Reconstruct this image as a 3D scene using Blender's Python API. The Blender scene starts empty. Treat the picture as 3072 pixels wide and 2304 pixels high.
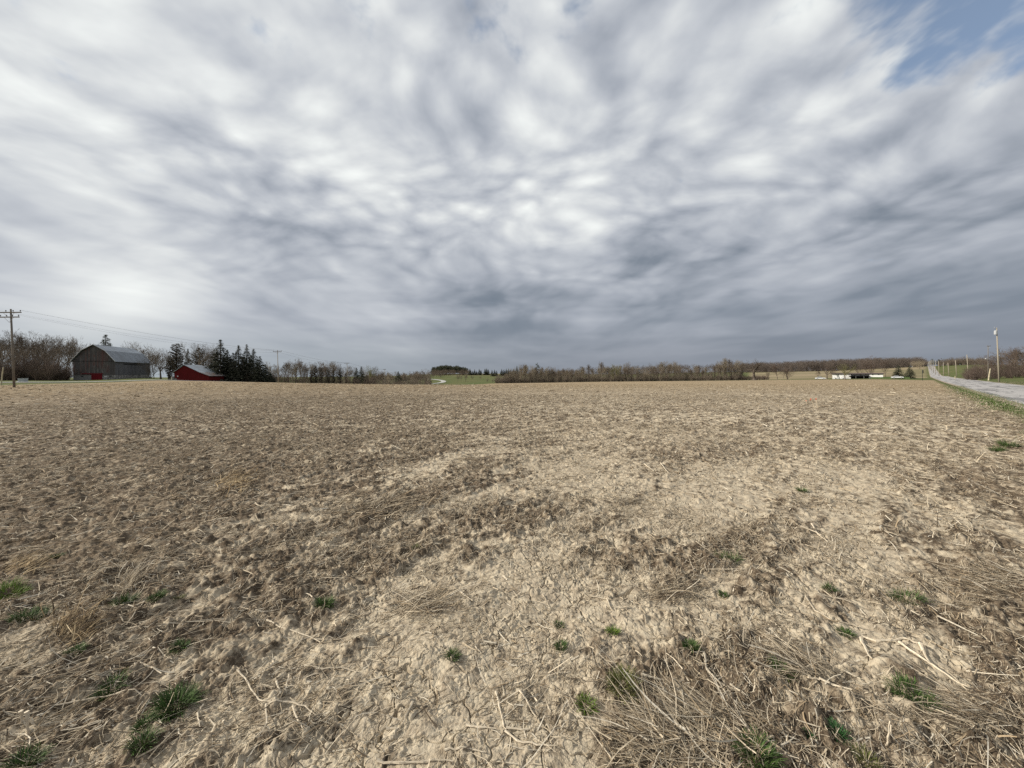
import bpy, math, random
import numpy as np
R = math.radians
sc = bpy.context.scene
col = sc.collection

# ------------------------------------------------------------------ camera, sky, sun, exposure
EYE = 1.6
FPX = 1155.0                       # focal length in photograph pixels
cam_d = bpy.data.cameras.new('camera'); cam = bpy.data.objects.new('camera', cam_d); col.objects.link(cam)
cam_d.sensor_width = 36; cam_d.lens = 36 * FPX / 3072
cam_d.shift_y = -32 / 3072
cam_d.clip_start = 0.05; cam_d.clip_end = 20000
cam.location = (0, 0, EYE); cam.rotation_euler = (R(90), R(-0.5) * 0, 0)
from mathutils import Matrix, Vector
cam.matrix_world = Matrix.Translation((0, 0, EYE)) @ Matrix.Rotation(R(90), 4, 'X') @ Matrix.Rotation(R(-0.5), 4, 'Z')
sc.camera = cam

def yh(x): return 1120 - (x - 1536) * 0.0087          # horizon row of the photograph at column x
def pxdir(x, y):
    d = Vector(((x - 1536) / FPX, 1.0, (yh(x) - y) / FPX)); d.normalize(); return d

SUN_AZ, SUN_EL = -94.0, 30.0                          # degrees from +Y, clockwise positive
sun_dir = Vector((math.sin(R(SUN_AZ)) * math.cos(R(SUN_EL)), math.cos(R(SUN_AZ)) * math.cos(R(SUN_EL)), math.sin(R(SUN_EL))))
sd = bpy.data.lights.new('sun', 'SUN'); sd.energy = 5.0; sd.angle = R(0.8); sd.color = (1.0, 0.93, 0.82)
so = bpy.data.objects.new('sun', sd); col.objects.link(so)
so.rotation_euler = sun_dir.to_track_quat('Z', 'Y').to_euler()

class NT:
    """small node-tree writer"""
    def __init__(s, tree):
        s.t = tree; tree.nodes.clear()
    def n(s, typ, **kw):
        nd = s.t.nodes.new(typ)
        for k, v in kw.items():
            if k == 'ins':
                for kk, vv in v.items():
                    if hasattr(vv, 'is_linked') or hasattr(vv, 'links'): s.t.links.new(vv, nd.inputs[kk])
                    else: nd.inputs[kk].default_value = vv
            else: setattr(nd, k, v)
        return nd
    def m(s, op, a, b=0.0, c=0.0, clamp=False):
        nd = s.n('ShaderNodeMath', operation=op, use_clamp=clamp)
        for i, v in enumerate((a, b, c)):
            if hasattr(v, 'links'): s.t.links.new(v, nd.inputs[i])
            else: nd.inputs[i].default_value = v
        return nd.outputs[0]
    def vm(s, op, a, b=None, out=0):
        nd = s.n('ShaderNodeVectorMath', operation=op)
        for i, v in enumerate((a, b)):
            if v is None: continue
            if hasattr(v, 'links'): s.t.links.new(v, nd.inputs[i])
            else: nd.inputs[i].default_value = v
        return nd.outputs[out]
    def noise(s, vec, scale, detail=4, rough=0.5, dist=0.0, out='Fac'):
        nd = s.n('ShaderNodeTexNoise', ins={'Vector': vec, 'Scale': scale, 'Detail': detail, 'Roughness': rough, 'Distortion': dist})
        return nd.outputs[out]
    def ramp(s, fac, stops, interp='LINEAR'):
        nd = s.n('ShaderNodeValToRGB'); s.t.links.new(fac, nd.inputs[0])
        cr = nd.color_ramp; cr.interpolation = interp
        while len(cr.elements) < len(stops): cr.elements.new(0.5)
        for e, (p, c) in zip(cr.elements, stops):
            e.position = p; e.color = (c, c, c, 1) if not hasattr(c, '__len__') else (*c, 1)
        return nd.outputs[0]
    def mix(s, f, a, b, blend='MIX'):
        nd = s.n('ShaderNodeMix', data_type='RGBA', blend_type=blend)
        for i, v in ((0, f), (6, a), (7, b)):
            if hasattr(v, 'links'): s.t.links.new(v, nd.inputs[i])
            else: nd.inputs[i].default_value = (*v, 1) if hasattr(v, '__len__') and len(v) == 3 else v
        return nd.outputs[2]
    def mr(s, v, a, b, c=0.0, d=1.0, smooth=True):
        nd = s.n('ShaderNodeMapRange', clamp=True)
        nd.interpolation_type = 'SMOOTHSTEP' if smooth else 'LINEAR'
        s.t.links.new(v, nd.inputs[0])
        for i, x in enumerate((a, b, c, d)): nd.inputs[i + 1].default_value = x
        return nd.outputs[0]
    def comb(s, x, y, z=0.0):
        nd = s.n('ShaderNodeCombineXYZ')
        for i, v in enumerate((x, y, z)):
            if hasattr(v, 'links'): s.t.links.new(v, nd.inputs[i])
            else: nd.inputs[i].default_value = v
        return nd.outputs[0]

world = bpy.data.worlds.new('World'); sc.world = world; world.use_nodes = True
def build_sky():
    k = NT(world.node_tree)
    tc = k.n('ShaderNodeTexCoord')
    d = k.vm('NORMALIZE', tc.outputs['Generated'])
    sep = k.n('ShaderNodeSeparateXYZ', ins={0: d})
    dx, dy, dz = sep.outputs
    el = k.m('MAXIMUM', dz, 0.0)
    inv = k.m('DIVIDE', 1.0, k.m('ADD', el, 0.125))
    px, py = k.m('MULTIPLY', dx, inv), k.m('MULTIPLY', dy, inv)
    p = k.comb(px, py)
    # slow warp so that the cloud streets wander
    wn = k.noise(p, 0.8, 2, 0.5, out='Color')
    warp = k.vm('SCALE', k.vm('SUBTRACT', wn, (0.5, 0.5, 0.5)), None)
    warp.node.inputs['Scale'].default_value = 0.55
    pw = k.vm('ADD', p, warp)
    rot = k.n('ShaderNodeMapping', vector_type='POINT', ins={'Vector': pw, 'Rotation': (0, 0, R(5)), 'Scale': (1.0, 0.85, 1.0)}).outputs[0]
    rot2 = k.n('ShaderNodeMapping', vector_type='POINT', ins={'Vector': pw, 'Rotation': (0, 0, R(-8)), 'Location': (3.1, 1.7, 0), 'Scale': (1.0, 1.12, 1.0)}).outputs[0]
    # the puffs have height of their own, so they foreshorten less than the sheet they sit in
    inv2 = k.m('DIVIDE', 1.25, k.m('ADD', el, 0.30))
    pc = k.vm('ADD', k.comb(k.m('MULTIPLY', dx, inv2), k.m('MULTIPLY', dy, inv2)), warp)
    rot3 = k.n('ShaderNodeMapping', vector_type='POINT', ins={'Vector': pc, 'Rotation': (0, 0, R(6)), 'Location': (3.1, 1.7, 0), 'Scale': (1.0, 1.15, 1.0)}).outputs[0]
    big = k.noise(rot, 0.85, 2, 0.45)
    mid = k.noise(k.n('ShaderNodeMapping', vector_type='POINT', ins={'Vector': pw, 'Rotation': (0, 0, R(5)), 'Scale': (1.25, 0.50, 1.0)}).outputs[0], 3.0, 2, 0.45)
    cell = k.noise(rot3, 6.6, 3, 0.5)
    puff = k.n('ShaderNodeTexVoronoi', feature='SMOOTH_F1', ins={'Vector': rot3, 'Scale': 7.5, 'Smoothness': 0.4, 'Randomness': 1.0}).outputs[0]
    fine = k.noise(rot3, 18.0, 3, 0.5)
    # near the horizon the cells merge into layered bands
    near = k.mr(el, 0.08, 0.42); near2 = k.mr(el, 0.05, 0.30)
    t = k.m('MULTIPLY', k.m('SUBTRACT', big, 0.5), 0.50)
    t = k.m('ADD', t, k.m('MULTIPLY', k.m('SUBTRACT', mid, 0.5), k.m('MULTIPLY_ADD', near2, 0.42, 0.14)))
    t = k.m('ADD', t, k.m('MULTIPLY', k.m('SUBTRACT', cell, 0.5), k.m('MULTIPLY', near, 0.50)))
    t = k.m('ADD', t, k.m('MULTIPLY', k.m('SUBTRACT', 0.42, puff), k.m('MULTIPLY', near, 0.40)))
    t = k.m('ADD', t, k.m('MULTIPLY', k.m('SUBTRACT', fine, 0.5), k.m('MULTIPLY', near, 0.15)))
    # layered stratus bands low down
    band = k.noise(k.comb(k.m('MULTIPLY', dx, 1.3), k.m('MULTIPLY', dy, 1.3), k.m('MULTIPLY', dz, 15.0)), 1.3, 3, 0.45, 0.2)
    bandw = k.mr(el, 0.05, 0.38, 1.0, 0.0)
    t = k.m('ADD', t, k.m('MULTIPLY', k.m('MULTIPLY', k.m('SUBTRACT', band, 0.5), bandw), 0.42))
    # regional thick and thin cloud (column, row, half-width in degrees, brightness)
    spots = [(350, 250, 36, .10), (150, 620, 15, .12), (350, 900, 10, .10), (60, 870, 10, .13), (500, 900, 9, .05), (1650, 600, 14, .20), (1300, 640, 14, .06),
             (700, 680, 15, -.06), (60, 740, 9, -.19), (1450, 470, 10, -.07), (1500, 960, 14, -.13), (60, 720, 7, -.06), (2850, 850, 22, -.07), (2800, 560, 24, .08), (1400, 200, 26, .07),
             (2350, 300, 22, .12), (2700, 300, 20, .08), (2400, 800, 7, .12), (2150, 900, 12, -.06), (2950, 500, 18, -.05)]
    for (sx, sy, w, a) in spots:
        v = pxdir(sx, sy)
        dt = k.vm('DOT_PRODUCT', d, tuple(v), out=1)
        g = k.mr(dt, math.cos(R(w)), 1.0, 0.0, a)
        t = k.m('ADD', t, g)
    # forward scattering: cloud glows towards the hidden sun
    ds = k.vm('DOT_PRODUCT', d, tuple(sun_dir), out=1)
    t = k.m('ADD', t, k.mr(ds, -0.6, 0.9, -0.12, 0.10, smooth=False))
    t = k.m('ADD', t, k.mr(el, 0.0, 0.62, -0.14, 0.06, smooth=False))
    b = k.m('ADD', t, 0.54)
    cloud = k.ramp(b, [(0.0, (.150, .190, .240)), (0.22, (.225, .262, .315)), (0.42, (.395, .428, .485)), (0.60, (.545, .575, .62)), (0.80, (.74, .765, .775)), (1.0, (.93, .96, .94))])
    # holes in the layer
    hn = k.noise(rot3, 6.5, 4, 0.55)
    hole = None
    for (sx, sy, w, a) in [(3110, -110, 13, .32), (2800, -80, 9, .26), (1720, 60, 9, .23), (1450, 30, 7, .18), (1120, 40, 6, .13), (40, 90, 5, .17), (2440, 110, 5, .13), (850, 60, 5, .14)]:
        v = pxdir(sx, sy)
        g = k.mr(k.vm('DOT_PRODUCT', d, tuple(v), out=1), math.cos(R(w)), 1.0, 0.0, a)
        hole = g if hole is None else k.m('ADD', hole, g)
    hm = k.mr(k.m('SUBTRACT', k.m('ADD', hole, 0.20), hn), -0.12, 0.20)
    sky = k.n('ShaderNodeTexSky', sky_type='NISHITA', sun_disc=False, sun_elevation=R(SUN_EL), sun_rotation=R(SUN_AZ), altitude=200, air_density=1.0, dust_density=1.2, ozone_density=1.5)
    blue = k.vm('SCALE', sky.outputs[0]); blue.node.inputs['Scale'].default_value = 0.13
    c = k.mix(hm, cloud, k.mix(0.30, blue, (.42, .50, .60)))
    # air near the horizon
    hz = k.mr(el, 0.0, 0.14, 0.8, 0.0)
    c = k.mix(hz, c, k.mix(k.mr(dx, -0.9, 0.3), (.40, .45, .48), (.25, .275, .32)))
    bg = k.n('ShaderNodeBackground', ins={'Color': c, 'Strength': 1.0})
    out = k.n('ShaderNodeOutputWorld', ins={'Surface': bg.outputs[0]})
build_sky()
sc.view_settings.view_transform = 'Standard'; sc.view_settings.look = 'None'; sc.view_settings.gamma = 1.0
sc.view_settings.exposure = 0.0
sc.cycles.use_denoising = False
sc.cycles.max_bounces = 4; sc.cycles.diffuse_bounces = 2; sc.cycles.transparent_max_bounces = 8

# ------------------------------------------------------------------ helpers
def tag(o, label=None, cat=None, group=None, kind=None):
    if label: o['label'] = label
    if cat: o['category'] = cat
    if group: o['group'] = group
    if kind: o['kind'] = kind
    return o
def np_mesh(name, v, faces, mat=None, parent=None, smooth=False, colors=None):
    """faces: list of (n,k) int arrays, each k-gons"""
    me = bpy.data.meshes.new(name)
    v = np.ascontiguousarray(v, dtype=np.float32)
    me.vertices.add(len(v)); me.vertices.foreach_set('co', v.ravel())
    faces = [np.ascontiguousarray(f, dtype=np.int32) for f in (faces if isinstance(faces, list) else [faces])]
    loops = np.concatenate([f.ravel() for f in faces]); tot = np.concatenate([np.full(len(f), f.shape[1], dtype=np.int32) for f in faces])
    me.loops.add(len(loops)); me.loops.foreach_set('vertex_index', loops)
    start = np.concatenate(([0], np.cumsum(tot)[:-1])).astype(np.int32)
    me.polygons.add(len(tot)); me.polygons.foreach_set('loop_start', start)
    try: me.polygons.foreach_set('loop_total', tot)
    except Exception: pass
    if smooth: me.polygons.foreach_set('use_smooth', np.ones(len(tot), dtype=bool))
    if colors is not None:
        at = me.color_attributes.new('tint', 'FLOAT_COLOR', 'POINT')
        c = np.ones((len(v), 4), dtype=np.float32); c[:, :colors.shape[1]] = colors
        at.data.foreach_set('color', c.ravel())
    me.update(calc_edges=True)
    o = bpy.data.objects.new(name, me); col.objects.link(o)
    if mat: me.materials.append(mat)
    if parent: o.parent = parent
    return o
def empty(name, loc, rz=0.0):
    o = bpy.data.objects.new(name, None); col.objects.link(o); o.location = loc; o.rotation_euler = (0, 0, rz); o.empty_display_size = 0.3
    return o
class MB:
    """collects boxes, tubes and free quads, builds ONE mesh"""
    def __init__(s): s.v = []; s.f = []
    def add(s, vs, fs):
        b = len(s.v); s.v += [tuple(v) for v in vs]; s.f += [tuple(b + i for i in f) for f in fs]; return s
    def box(s, x0, x1, y0, y1, z0, z1):
        return s.add([(x0,y0,z0),(x1,y0,z0),(x1,y1,z0),(x0,y1,z0),(x0,y0,z1),(x1,y0,z1),(x1,y1,z1),(x0,y1,z1)],
                     [(0,3,2,1),(4,5,6,7),(0,1,5,4),(1,2,6,5),(2,3,7,6),(3,0,4,7)])
    def prism(s, poly, y0, y1):
        """polygon in x,z extruded along y"""
        n = len(poly)
        return s.add([(x, y0, z) for x, z in poly] + [(x, y1, z) for x, z in poly],
                     [tuple(range(n)), tuple(range(2*n-1, n-1, -1))] + [(i, i+n, (i+1) % n + n, (i+1) % n) for i in range(n)])
    def tube(s, pts, rads, sides=6):
        pts = [Vector(p) for p in pts]; rings = []
        for i, p in enumerate(pts):
            d = (pts[min(i+1, len(pts)-1)] - pts[max(i-1, 0)]).normalized()
            a = d.cross(Vector((0, 0, 1)) if abs(d.z) < .9 else Vector((1, 0, 0))).normalized(); b = d.cross(a)
            r = rads[i] if hasattr(rads, '__len__') else rads
            rings.append([p + (a*math.cos(t) + b*math.sin(t)) * r for t in [2*math.pi*j/sides for j in range(sides)]])
        vs = [v for r in rings for v in r]; fs = []
        for i in range(len(pts)-1):
            for j in range(sides):
                k = (j+1) % sides
                fs.append((i*sides+j, i*sides+k, (i+1)*sides+k, (i+1)*sides+j))
        fs.append(tuple(range(sides-1, -1, -1))); fs.append(tuple((len(pts)-1)*sides+j for j in range(sides)))
        return s.add(vs, fs)
    def build(s, name, mat=None, parent=None, smooth=False, bevel=0):
        me = bpy.data.meshes.new(name); me.from_pydata(s.v, [], s.f); me.update()
        if smooth:
            me.polygons.foreach_set('use_smooth', [True]*len(me.polygons))
        o = bpy.data.objects.new(name, me); col.objects.link(o)
        if mat: me.materials.append(mat)
        if parent: o.parent = parent
        if bevel:
            b = o.modifiers.new('bevel', 'BEVEL'); b.width = bevel; b.segments = 2
        return o

def material(name, fn, rough=0.9, spec=0.2):
    m = bpy.data.materials.new(name); m.use_nodes = True
    k = NT(m.node_tree)
    bs = k.n('ShaderNodeBsdfPrincipled', ins={'Roughness': rough, 'Specular IOR Level': spec})
    k.n('ShaderNodeOutputMaterial', ins={'Surface': bs.outputs[0]})
    k.pos = k.n('ShaderNodeNewGeometry').outputs['Position']
    k.obj = k.n('ShaderNodeTexCoord').outputs['Object']
    k.tint = k.n('ShaderNodeVertexColor', layer_name='tint').outputs['Color']
    r = fn(k, bs)
    if r is not None: k.t.links.new(r, bs.inputs['Base Color'])
    return m
def bump(k, bs, h, strength=0.5, dist=0.02):
    b = k.n('ShaderNodeBump', ins={'Height': h, 'Strength': strength, 'Distance': dist}); k.t.links.new(b.outputs[0], bs.inputs['Normal'])
def flat(name, c, rough=0.8, spec=0.3, var=0.25, scale=3.0):
    """plain colour with a little real variation"""
    def fn(k, bs):
        n = k.noise(k.obj, scale, 5, 0.6)
        return k.mix(k.mr(n, 0.3, 0.7), tuple(x*(1-var) for x in c), tuple(min(1, x*(1+var)) for x in c))
    return material(name, fn, rough, spec)

# ------------------------------------------------------------------ noise for geometry
def _hash(ix, iy, s):
    h = (ix.astype(np.uint32) * np.uint32(374761393) + iy.astype(np.uint32) * np.uint32(668265263) + np.uint32((s * 2246822519) & 0xffffffff))
    h = (h ^ (h >> np.uint32(13))) * np.uint32(1274126177); h ^= h >> np.uint32(16)
    h = h * np.uint32(2654435761); h ^= h >> np.uint32(15)
    return (h & np.uint32(0xffffff)).astype(np.float32) / 16777215.0
def perlin(x, y, s=0):
    xf = np.floor(x); yf = np.floor(y); fx = (x - xf).astype(np.float32); fy = (y - yf).astype(np.float32)
    ix = xf.astype(np.int64); iy = yf.astype(np.int64)
    u = fx*fx*fx*(fx*(fx*6-15)+10); w = fy*fy*fy*(fy*(fy*6-15)+10)
    def g(a, b, dx, dy):
        an = _hash(ix+a, iy+b, s) * 6.2831853
        return np.cos(an)*dx + np.sin(an)*dy
    n0 = g(0,0,fx,fy)*(1-u) + g(1,0,fx-1,fy)*u; n1 = g(0,1,fx,fy-1)*(1-u) + g(1,1,fx-1,fy-1)*u
    return (n0*(1-w) + n1*w) * 1.4
def fbm(x, y, s=0, o=3):
    r = 0; a = 1.0; t = 0
    for i in range(o): r = r + a*perlin(x*2**i, y*2**i, s+i*17); t += a; a *= 0.5
    return r / t
def vor_edge(x, y, s=0):
    """distance to the nearest cell border"""
    xf = np.floor(x).astype(np.int64); yf = np.floor(y).astype(np.int64)
    f1 = np.full(x.shape, 9.0, np.float32); f2 = f1.copy(); cid = np.zeros(x.shape, np.float32)
    for a in (-1, 0, 1):
        for b in (-1, 0, 1):
            cx = xf+a + _hash(xf+a, yf+b, s); cy = yf+b + _hash(xf+a, yf+b, s+91)
            d = np.sqrt((x-cx)**2 + (y-cy)**2).astype(np.float32)
            m = d < f1
            f2 = np.where(m, f1, np.minimum(f2, d)); cid = np.where(m, _hash(xf+a, yf+b, s+7), cid); f1 = np.where(m, d, f1)
    return f2 - f1, f1, cid
def sstep(a, b, x):
    t = np.clip((x-a)/(b-a), 0, 1); return t*t*(3-2*t)

# ------------------------------------------------------------------ the lie of the land (metres relative to the eye, by photo column and depth)
TY = [0.01, 8, 15, 30, 60, 80, 100, 125, 150, 190, 220, 260, 320, 370, 450, 550, 650, 800, 1000, 1800, 4000, 9000]
TZ = {
 -600: [-1.6,-1.6,-1.6,-1.55,-1.3,-1.15,-1.0,-0.9,-0.8,-0.8,-0.8,-0.8,-1,-1,-1,-1,-1,-1,-1,-8,-30,-60],
   0: [-1.6,-1.6,-1.6,-1.55,-1.32,-1.2,-1.0,-0.9,-0.8,-0.8,-0.8,-0.8,-1,-1,-1,-1,-1,-1,-1,-8,-30,-60],
 217: [-1.6,-1.6,-1.6,-1.58,-1.42,-1.35,-1.28,-1.18,-1.15,-1.0,-0.8,-0.8,-1,-1,-1,-1,-1,-1,-1,-8,-30,-60],
 345: [-1.6,-1.6,-1.6,-1.60,-1.50,-1.42,-1.32,-1.1,-0.8,-0.4,-0.5,-0.8,-1,-1,-1,-1,-1,-1,-1,-8,-30,-60],
 440: [-1.6,-1.6,-1.6,-1.60,-1.55,-1.40,-1.15,-0.75,-0.2,-0.4,-0.9,-1.5,-2,-2,-2,-2,-2,-2,-2,-8,-30,-60],
 560: [-1.6,-1.6,-1.6,-1.62,-1.55,-1.38,-1.22,-1.6,-2.3,-3.0,-3.0,-3.0,-3,-3,-3,-3,-3,-3,-3,-8,-30,-60],
 830: [-1.6,-1.6,-1.62,-1.68,-1.75,-1.78,-1.90,-2.3,-3.1,-4.4,-5.2,-6,-7,-7.5,-8,-8,-8,-7,-6,-8,-30,-60],
1150: [-1.6,-1.6,-1.63,-1.72,-1.95,-2.15,-2.52,-3.6,-4.8,-6.3,-7.4,-8.6,-9.8,-10.2,-10.6,-10,-9,-7,-5,-8,-30,-60],
1310: [-1.6,-1.6,-1.64,-1.76,-2.10,-2.4,-2.75,-3.5,-4.6,-6.6,-7.8,-9.0,-10.0,-10.3,-10.5,-8.6,-6.2,-3.0,0.8,-6,-30,-60],
1480: [-1.6,-1.6,-1.65,-1.80,-2.25,-2.65,-3.02,-3.5,-4.0,-4.85,-5.8,-7.2,-8.6,-9.3,-9.4,-8.2,-6.6,-3.6,0.3,-6,-30,-60],
1800: [-1.6,-1.6,-1.66,-1.85,-2.40,-2.78,-3.15,-3.6,-4.05,-4.7,-5.2,-6.2,-7.2,-7.7,-8.2,-8.4,-8,-7,-5,-8,-30,-60],
2230: [-1.6,-1.6,-1.66,-1.90,-2.45,-2.83,-3.2,-3.7,-4.15,-4.8,-5.3,-5.85,-6.4,-6.5,-6.2,-4.8,-3.2,-1.4,-0.6,-5,-30,-60],
2500: [-1.6,-1.6,-1.68,-1.95,-2.50,-2.88,-3.22,-3.65,-4.05,-4.7,-4.7,-4.9,-5.3,-5.3,-4.8,-3.0,-1.4,0.0,0.5,-5,-30,-60],
2700: [-1.6,-1.62,-1.72,-2.05,-2.58,-2.92,-3.25,-3.5,-3.75,-4.1,-4.3,-4.7,-4.9,-4.6,-3.2,0.0,2.8,5.6,5.0,-2,-30,-60],
2790: [-1.6,-1.65,-1.80,-2.10,-2.62,-2.98,-3.34,-3.8,-4.25,-4.95,-5.5,-6.15,-8.3,-8.5,-5.8,-0.8,6.2,6.4,4.0,-2,-30,-60],
2900: [-1.6,-1.66,-1.84,-2.12,-2.62,-2.96,-3.28,-3.6,-3.8,-4.0,-4.0,-3.4,-2.2,-1.0,3.0,7.0,9.0,9.5,8.0,0,-30,-60],
3072: [-1.6,-1.68,-1.86,-2.13,-2.60,-2.85,-2.9,-2.7,-2.6,-2.4,-2.0,-1.0,0.0,1.0,3.0,5.0,6.0,6.0,5.0,0,-30,-60],
3700: [-1.6,-1.68,-1.86,-2.13,-2.55,-2.7,-2.7,-2.6,-2.5,-2.3,-2.0,-1.0,0.0,1.0,3.0,5.0,6.0,6.0,5.0,0,-30,-60]}
_cx = np.array(sorted(TZ)); _ct = np.arctan((_cx - 1536) / FPX); _cz = np.array([TZ[c] for c in _cx], float); _ly = np.log(np.array(TY))
_ft = np.linspace(_ct[0], _ct[-1], 361); _fl = np.linspace(_ly[0], _ly[-1], 700)
_tmp = np.array([np.interp(_fl, _ly, row) for row in _cz]); _fz = np.array([np.interp(_ft, _ct, _tmp[:, j]) for j in range(len(_fl))]).T
for _ in range(2):                                     # round the facets off a little
    for kk, ax in ((5, 1), (7, 0)):
        pad = [(0, 0), (0, 0)]; pad[ax] = (kk//2, kk//2); q = np.pad(_fz, pad, mode='edge'); c_ = np.cumsum(q, axis=ax)
        c_ = np.concatenate([np.zeros_like(np.take(c_, [0], axis=ax)), c_], axis=ax)
        n_ = _fz.shape[ax]; _fz = (np.take(c_, range(kk, kk+n_), axis=ax) - np.take(c_, range(0, n_), axis=ax)) / kk
def land(X, Y):
    """smooth ground height in world metres"""
    X = np.asarray(X, float); Y = np.asarray(Y, float)
    r = np.hypot(X, Y); th = np.arctan2(X, Y); thc = np.clip(th, _ft[0], _ft[-1])
    Yd = np.maximum(r * np.cos(thc), 0.012)
    a = (thc - _ft[0]) / (_ft[1] - _ft[0]); b = np.clip((np.log(Yd) - _fl[0]) / (_fl[1] - _fl[0]), 0, len(_fl) - 1.001)
    i = np.clip(a.astype(int), 0, len(_ft)-2); j = b.astype(int); fa = a - i; fb = b - j
    z = (_fz[i, j]*(1-fa) + _fz[i+1, j]*fa)*(1-fb) + (_fz[i, j+1]*(1-fa) + _fz[i+1, j+1]*fa)*fb
    return z + EYE
AZ = R(47.0)
def road_st(X, Y): return X*math.cos(AZ) - Y*math.sin(AZ), X*math.sin(AZ) + Y*math.cos(AZ)       # across, along
def road_xy(s, t): return s*math.cos(AZ) + t*math.sin(AZ), -s*math.sin(AZ) + t*math.cos(AZ)
_ec = np.arctan((np.array([-600, 0, 250, 430, 560, 830, 1150, 1500, 1800, 2230, 2500, 2700, 3072]) - 1536) / FPX)
_ey = np.array([66, 66, 84, 100, 118, 135, 150, 193, 222, 232, 200, 150, 150.])
VERGE = 2.3
def in_field(X, Y):
    """1 inside the ploughed field, falling to 0 at its ragged edge"""
    r = np.hypot(X, Y); th = np.arctan2(X, Y)
    e = np.interp(np.clip(th, _ec[0], _ec[-1]), _ec, _ey); Yd = r*np.cos(np.clip(th, _ec[0], _ec[-1]))
    s, t = road_st(X, Y); w = perlin(X*.35, Y*.35, 5)
    f = sstep(0.0, 1.0, (e - Yd)/(0.02*e) + 1.0 + w) * sstep(VERGE + .5, VERGE - .5, s + .5*w + .25*perlin(X*1.7, Y*1.7, 6))
    return f
def bare_mask(X, Y):
    """pale crusted soil (1) against trash-covered soil (0)"""
    s, t = road_st(X, Y)
    n = 0.75*fbm(X*.33, Y*.33, 21, 3) + 0.60*fbm(s*1.1, t*.45, 31, 3) + .42*fbm(s*5.5, t*2.6, 35, 3)
    th = np.arctan2(X, Y)
    bias = 0.30*sstep(-0.55, 0.25, th) - 0.18 + 0.18*np.exp(-((X+0.4)**2/3 + (Y-2.6)**2/4)) + 0.25*np.exp(-((X-0.5)**2/8 + (Y-6.5)**2/9)) + 0.15*np.exp(-((X+2.6)**2/2 + (Y-2.6)**2/1))  # darker to the left: more residue, plus backlit shade put into the colour
    bias = bias - 0.55*np.exp(-((X-1.0)**2/.35 + (Y-1.9)**2/.25)) - 0.35*sstep(0.78, 1.05, th)
    b0 = sstep(-0.10, 0.50, n + bias)
    b1 = sstep(-0.45, 0.75, .9*fbm(s*3.2, t*1.4, 37, 3) + .25*fbm(X*.2, Y*.2, 38, 2) + 1.3*bias)
    k = sstep(5, 13, np.hypot(X, Y)); return b0*(1-k) + b1*k
def detail(X, Y, res, fld, bm):
    """clods, tillage ripples and drying cracks; features smaller than the local mesh spacing fade out"""
    s, t = road_st(X, Y)
    def a(f): return sstep(0.75, 0.35, res*f)                      # f: cycles per metre
    wx = X + .05*perlin(X*5, Y*5, 3); wy = Y + .05*perlin(X*5, Y*5, 4)
    h = 0.045*fbm(X*.45, Y*.45, 11, 2)
    h = h + 0.020*perlin(s*2.1 + .4*perlin(X, Y, 8), t*.55, 12)*a(2.1)
    h = h + 0.024*(1-.6*bm)*perlin(s*5.0, t*2.0, 13)*a(5)
    rough = 1.42 - 1.15*sstep(.1, .9, bm)*(1 - .5*sstep(4, 10, np.hypot(X, Y)))
    b1 = np.abs(perlin(wx*3.3, wy*3.3, 14))*2; h = h + 0.014*rough*b1*a(3.3)
    b2 = np.abs(perlin(wx*9.5, wy*9.5, 15))*2; h = h + 0.016*rough*b2*a(9.5)
    b3 = np.abs(perlin(wx*21, wy*21, 16))*2; h = h + 0.0100*rough*b3*a(21)
    h = h + 0.0060*rough*perlin(X*36, Y*36, 19)*a(36)
    h = h + 0.0042*(.45 + .35*rough)*perlin(X*60, Y*60, 17)*a(60)
    h = h + 0.0024*(.5 + .3*rough)*perlin(X*115, Y*115, 18)*a(115)
    # clods: rounded lumps, some of them
    e, f1, cid = vor_edge(wx*7.0, wy*7.0, 23)
    h = h + 0.030*np.clip(1-f1*2.1, 0, 1)**.6*(cid > .80 - .10*(1-bm))*(1-.45*bm)*a(7)
    e2, f12, cid2 = vor_edge(wx*17.0, wy*17.0, 29)
    h = h + 0.013*np.clip(1-f12*2.0, 0, 1)**.6*(cid2 > .68 + .16*bm)*a(17)
    e5, f15, cid5 = vor_edge(wx*38.0, wy*38.0, 33)
    h = h + 0.0075*np.clip(1-f15*1.9, 0, 1)**.5*(cid5 > .66 + .18*bm)*a(38)
    # cracks in the crust
    cx = X + .05*perlin(X*6, Y*6, 41) + .018*perlin(X*19, Y*19, 43); cy = Y + .05*perlin(X*6, Y*6, 42) + .018*perlin(X*19, Y*19, 44)
    e3, _, _ = vor_edge(cx*4.2, cy*4.2, 51)
    e4, _, _ = vor_edge(cx*9.5, cy*9.5, 52)
    m = sstep(.25, .7, bm)*sstep(-.35, .05, perlin(X*1.1, Y*1.1, 53))
    h = h - 0.026*m*sstep(.036, .010, e3)*a(26) - 0.014*m*sstep(.065, .015, e4)*a(30)*sstep(-.25, .1, perlin(X*2, Y*2, 54))
    return h * fld
def ground_z(X, Y, res=0.002):
    X = np.asarray(X, float); Y = np.asarray(Y, float)
    f = in_field(X, Y); b = bare_mask(X, Y)
    s, t = road_st(X, Y)
    return land(X, Y) + detail(X, Y, res, f, b) + 0.03*(1-f)*fbm(X*1.2, Y*1.2, 61, 2)*sstep(3.4, 2.9, s)

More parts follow.
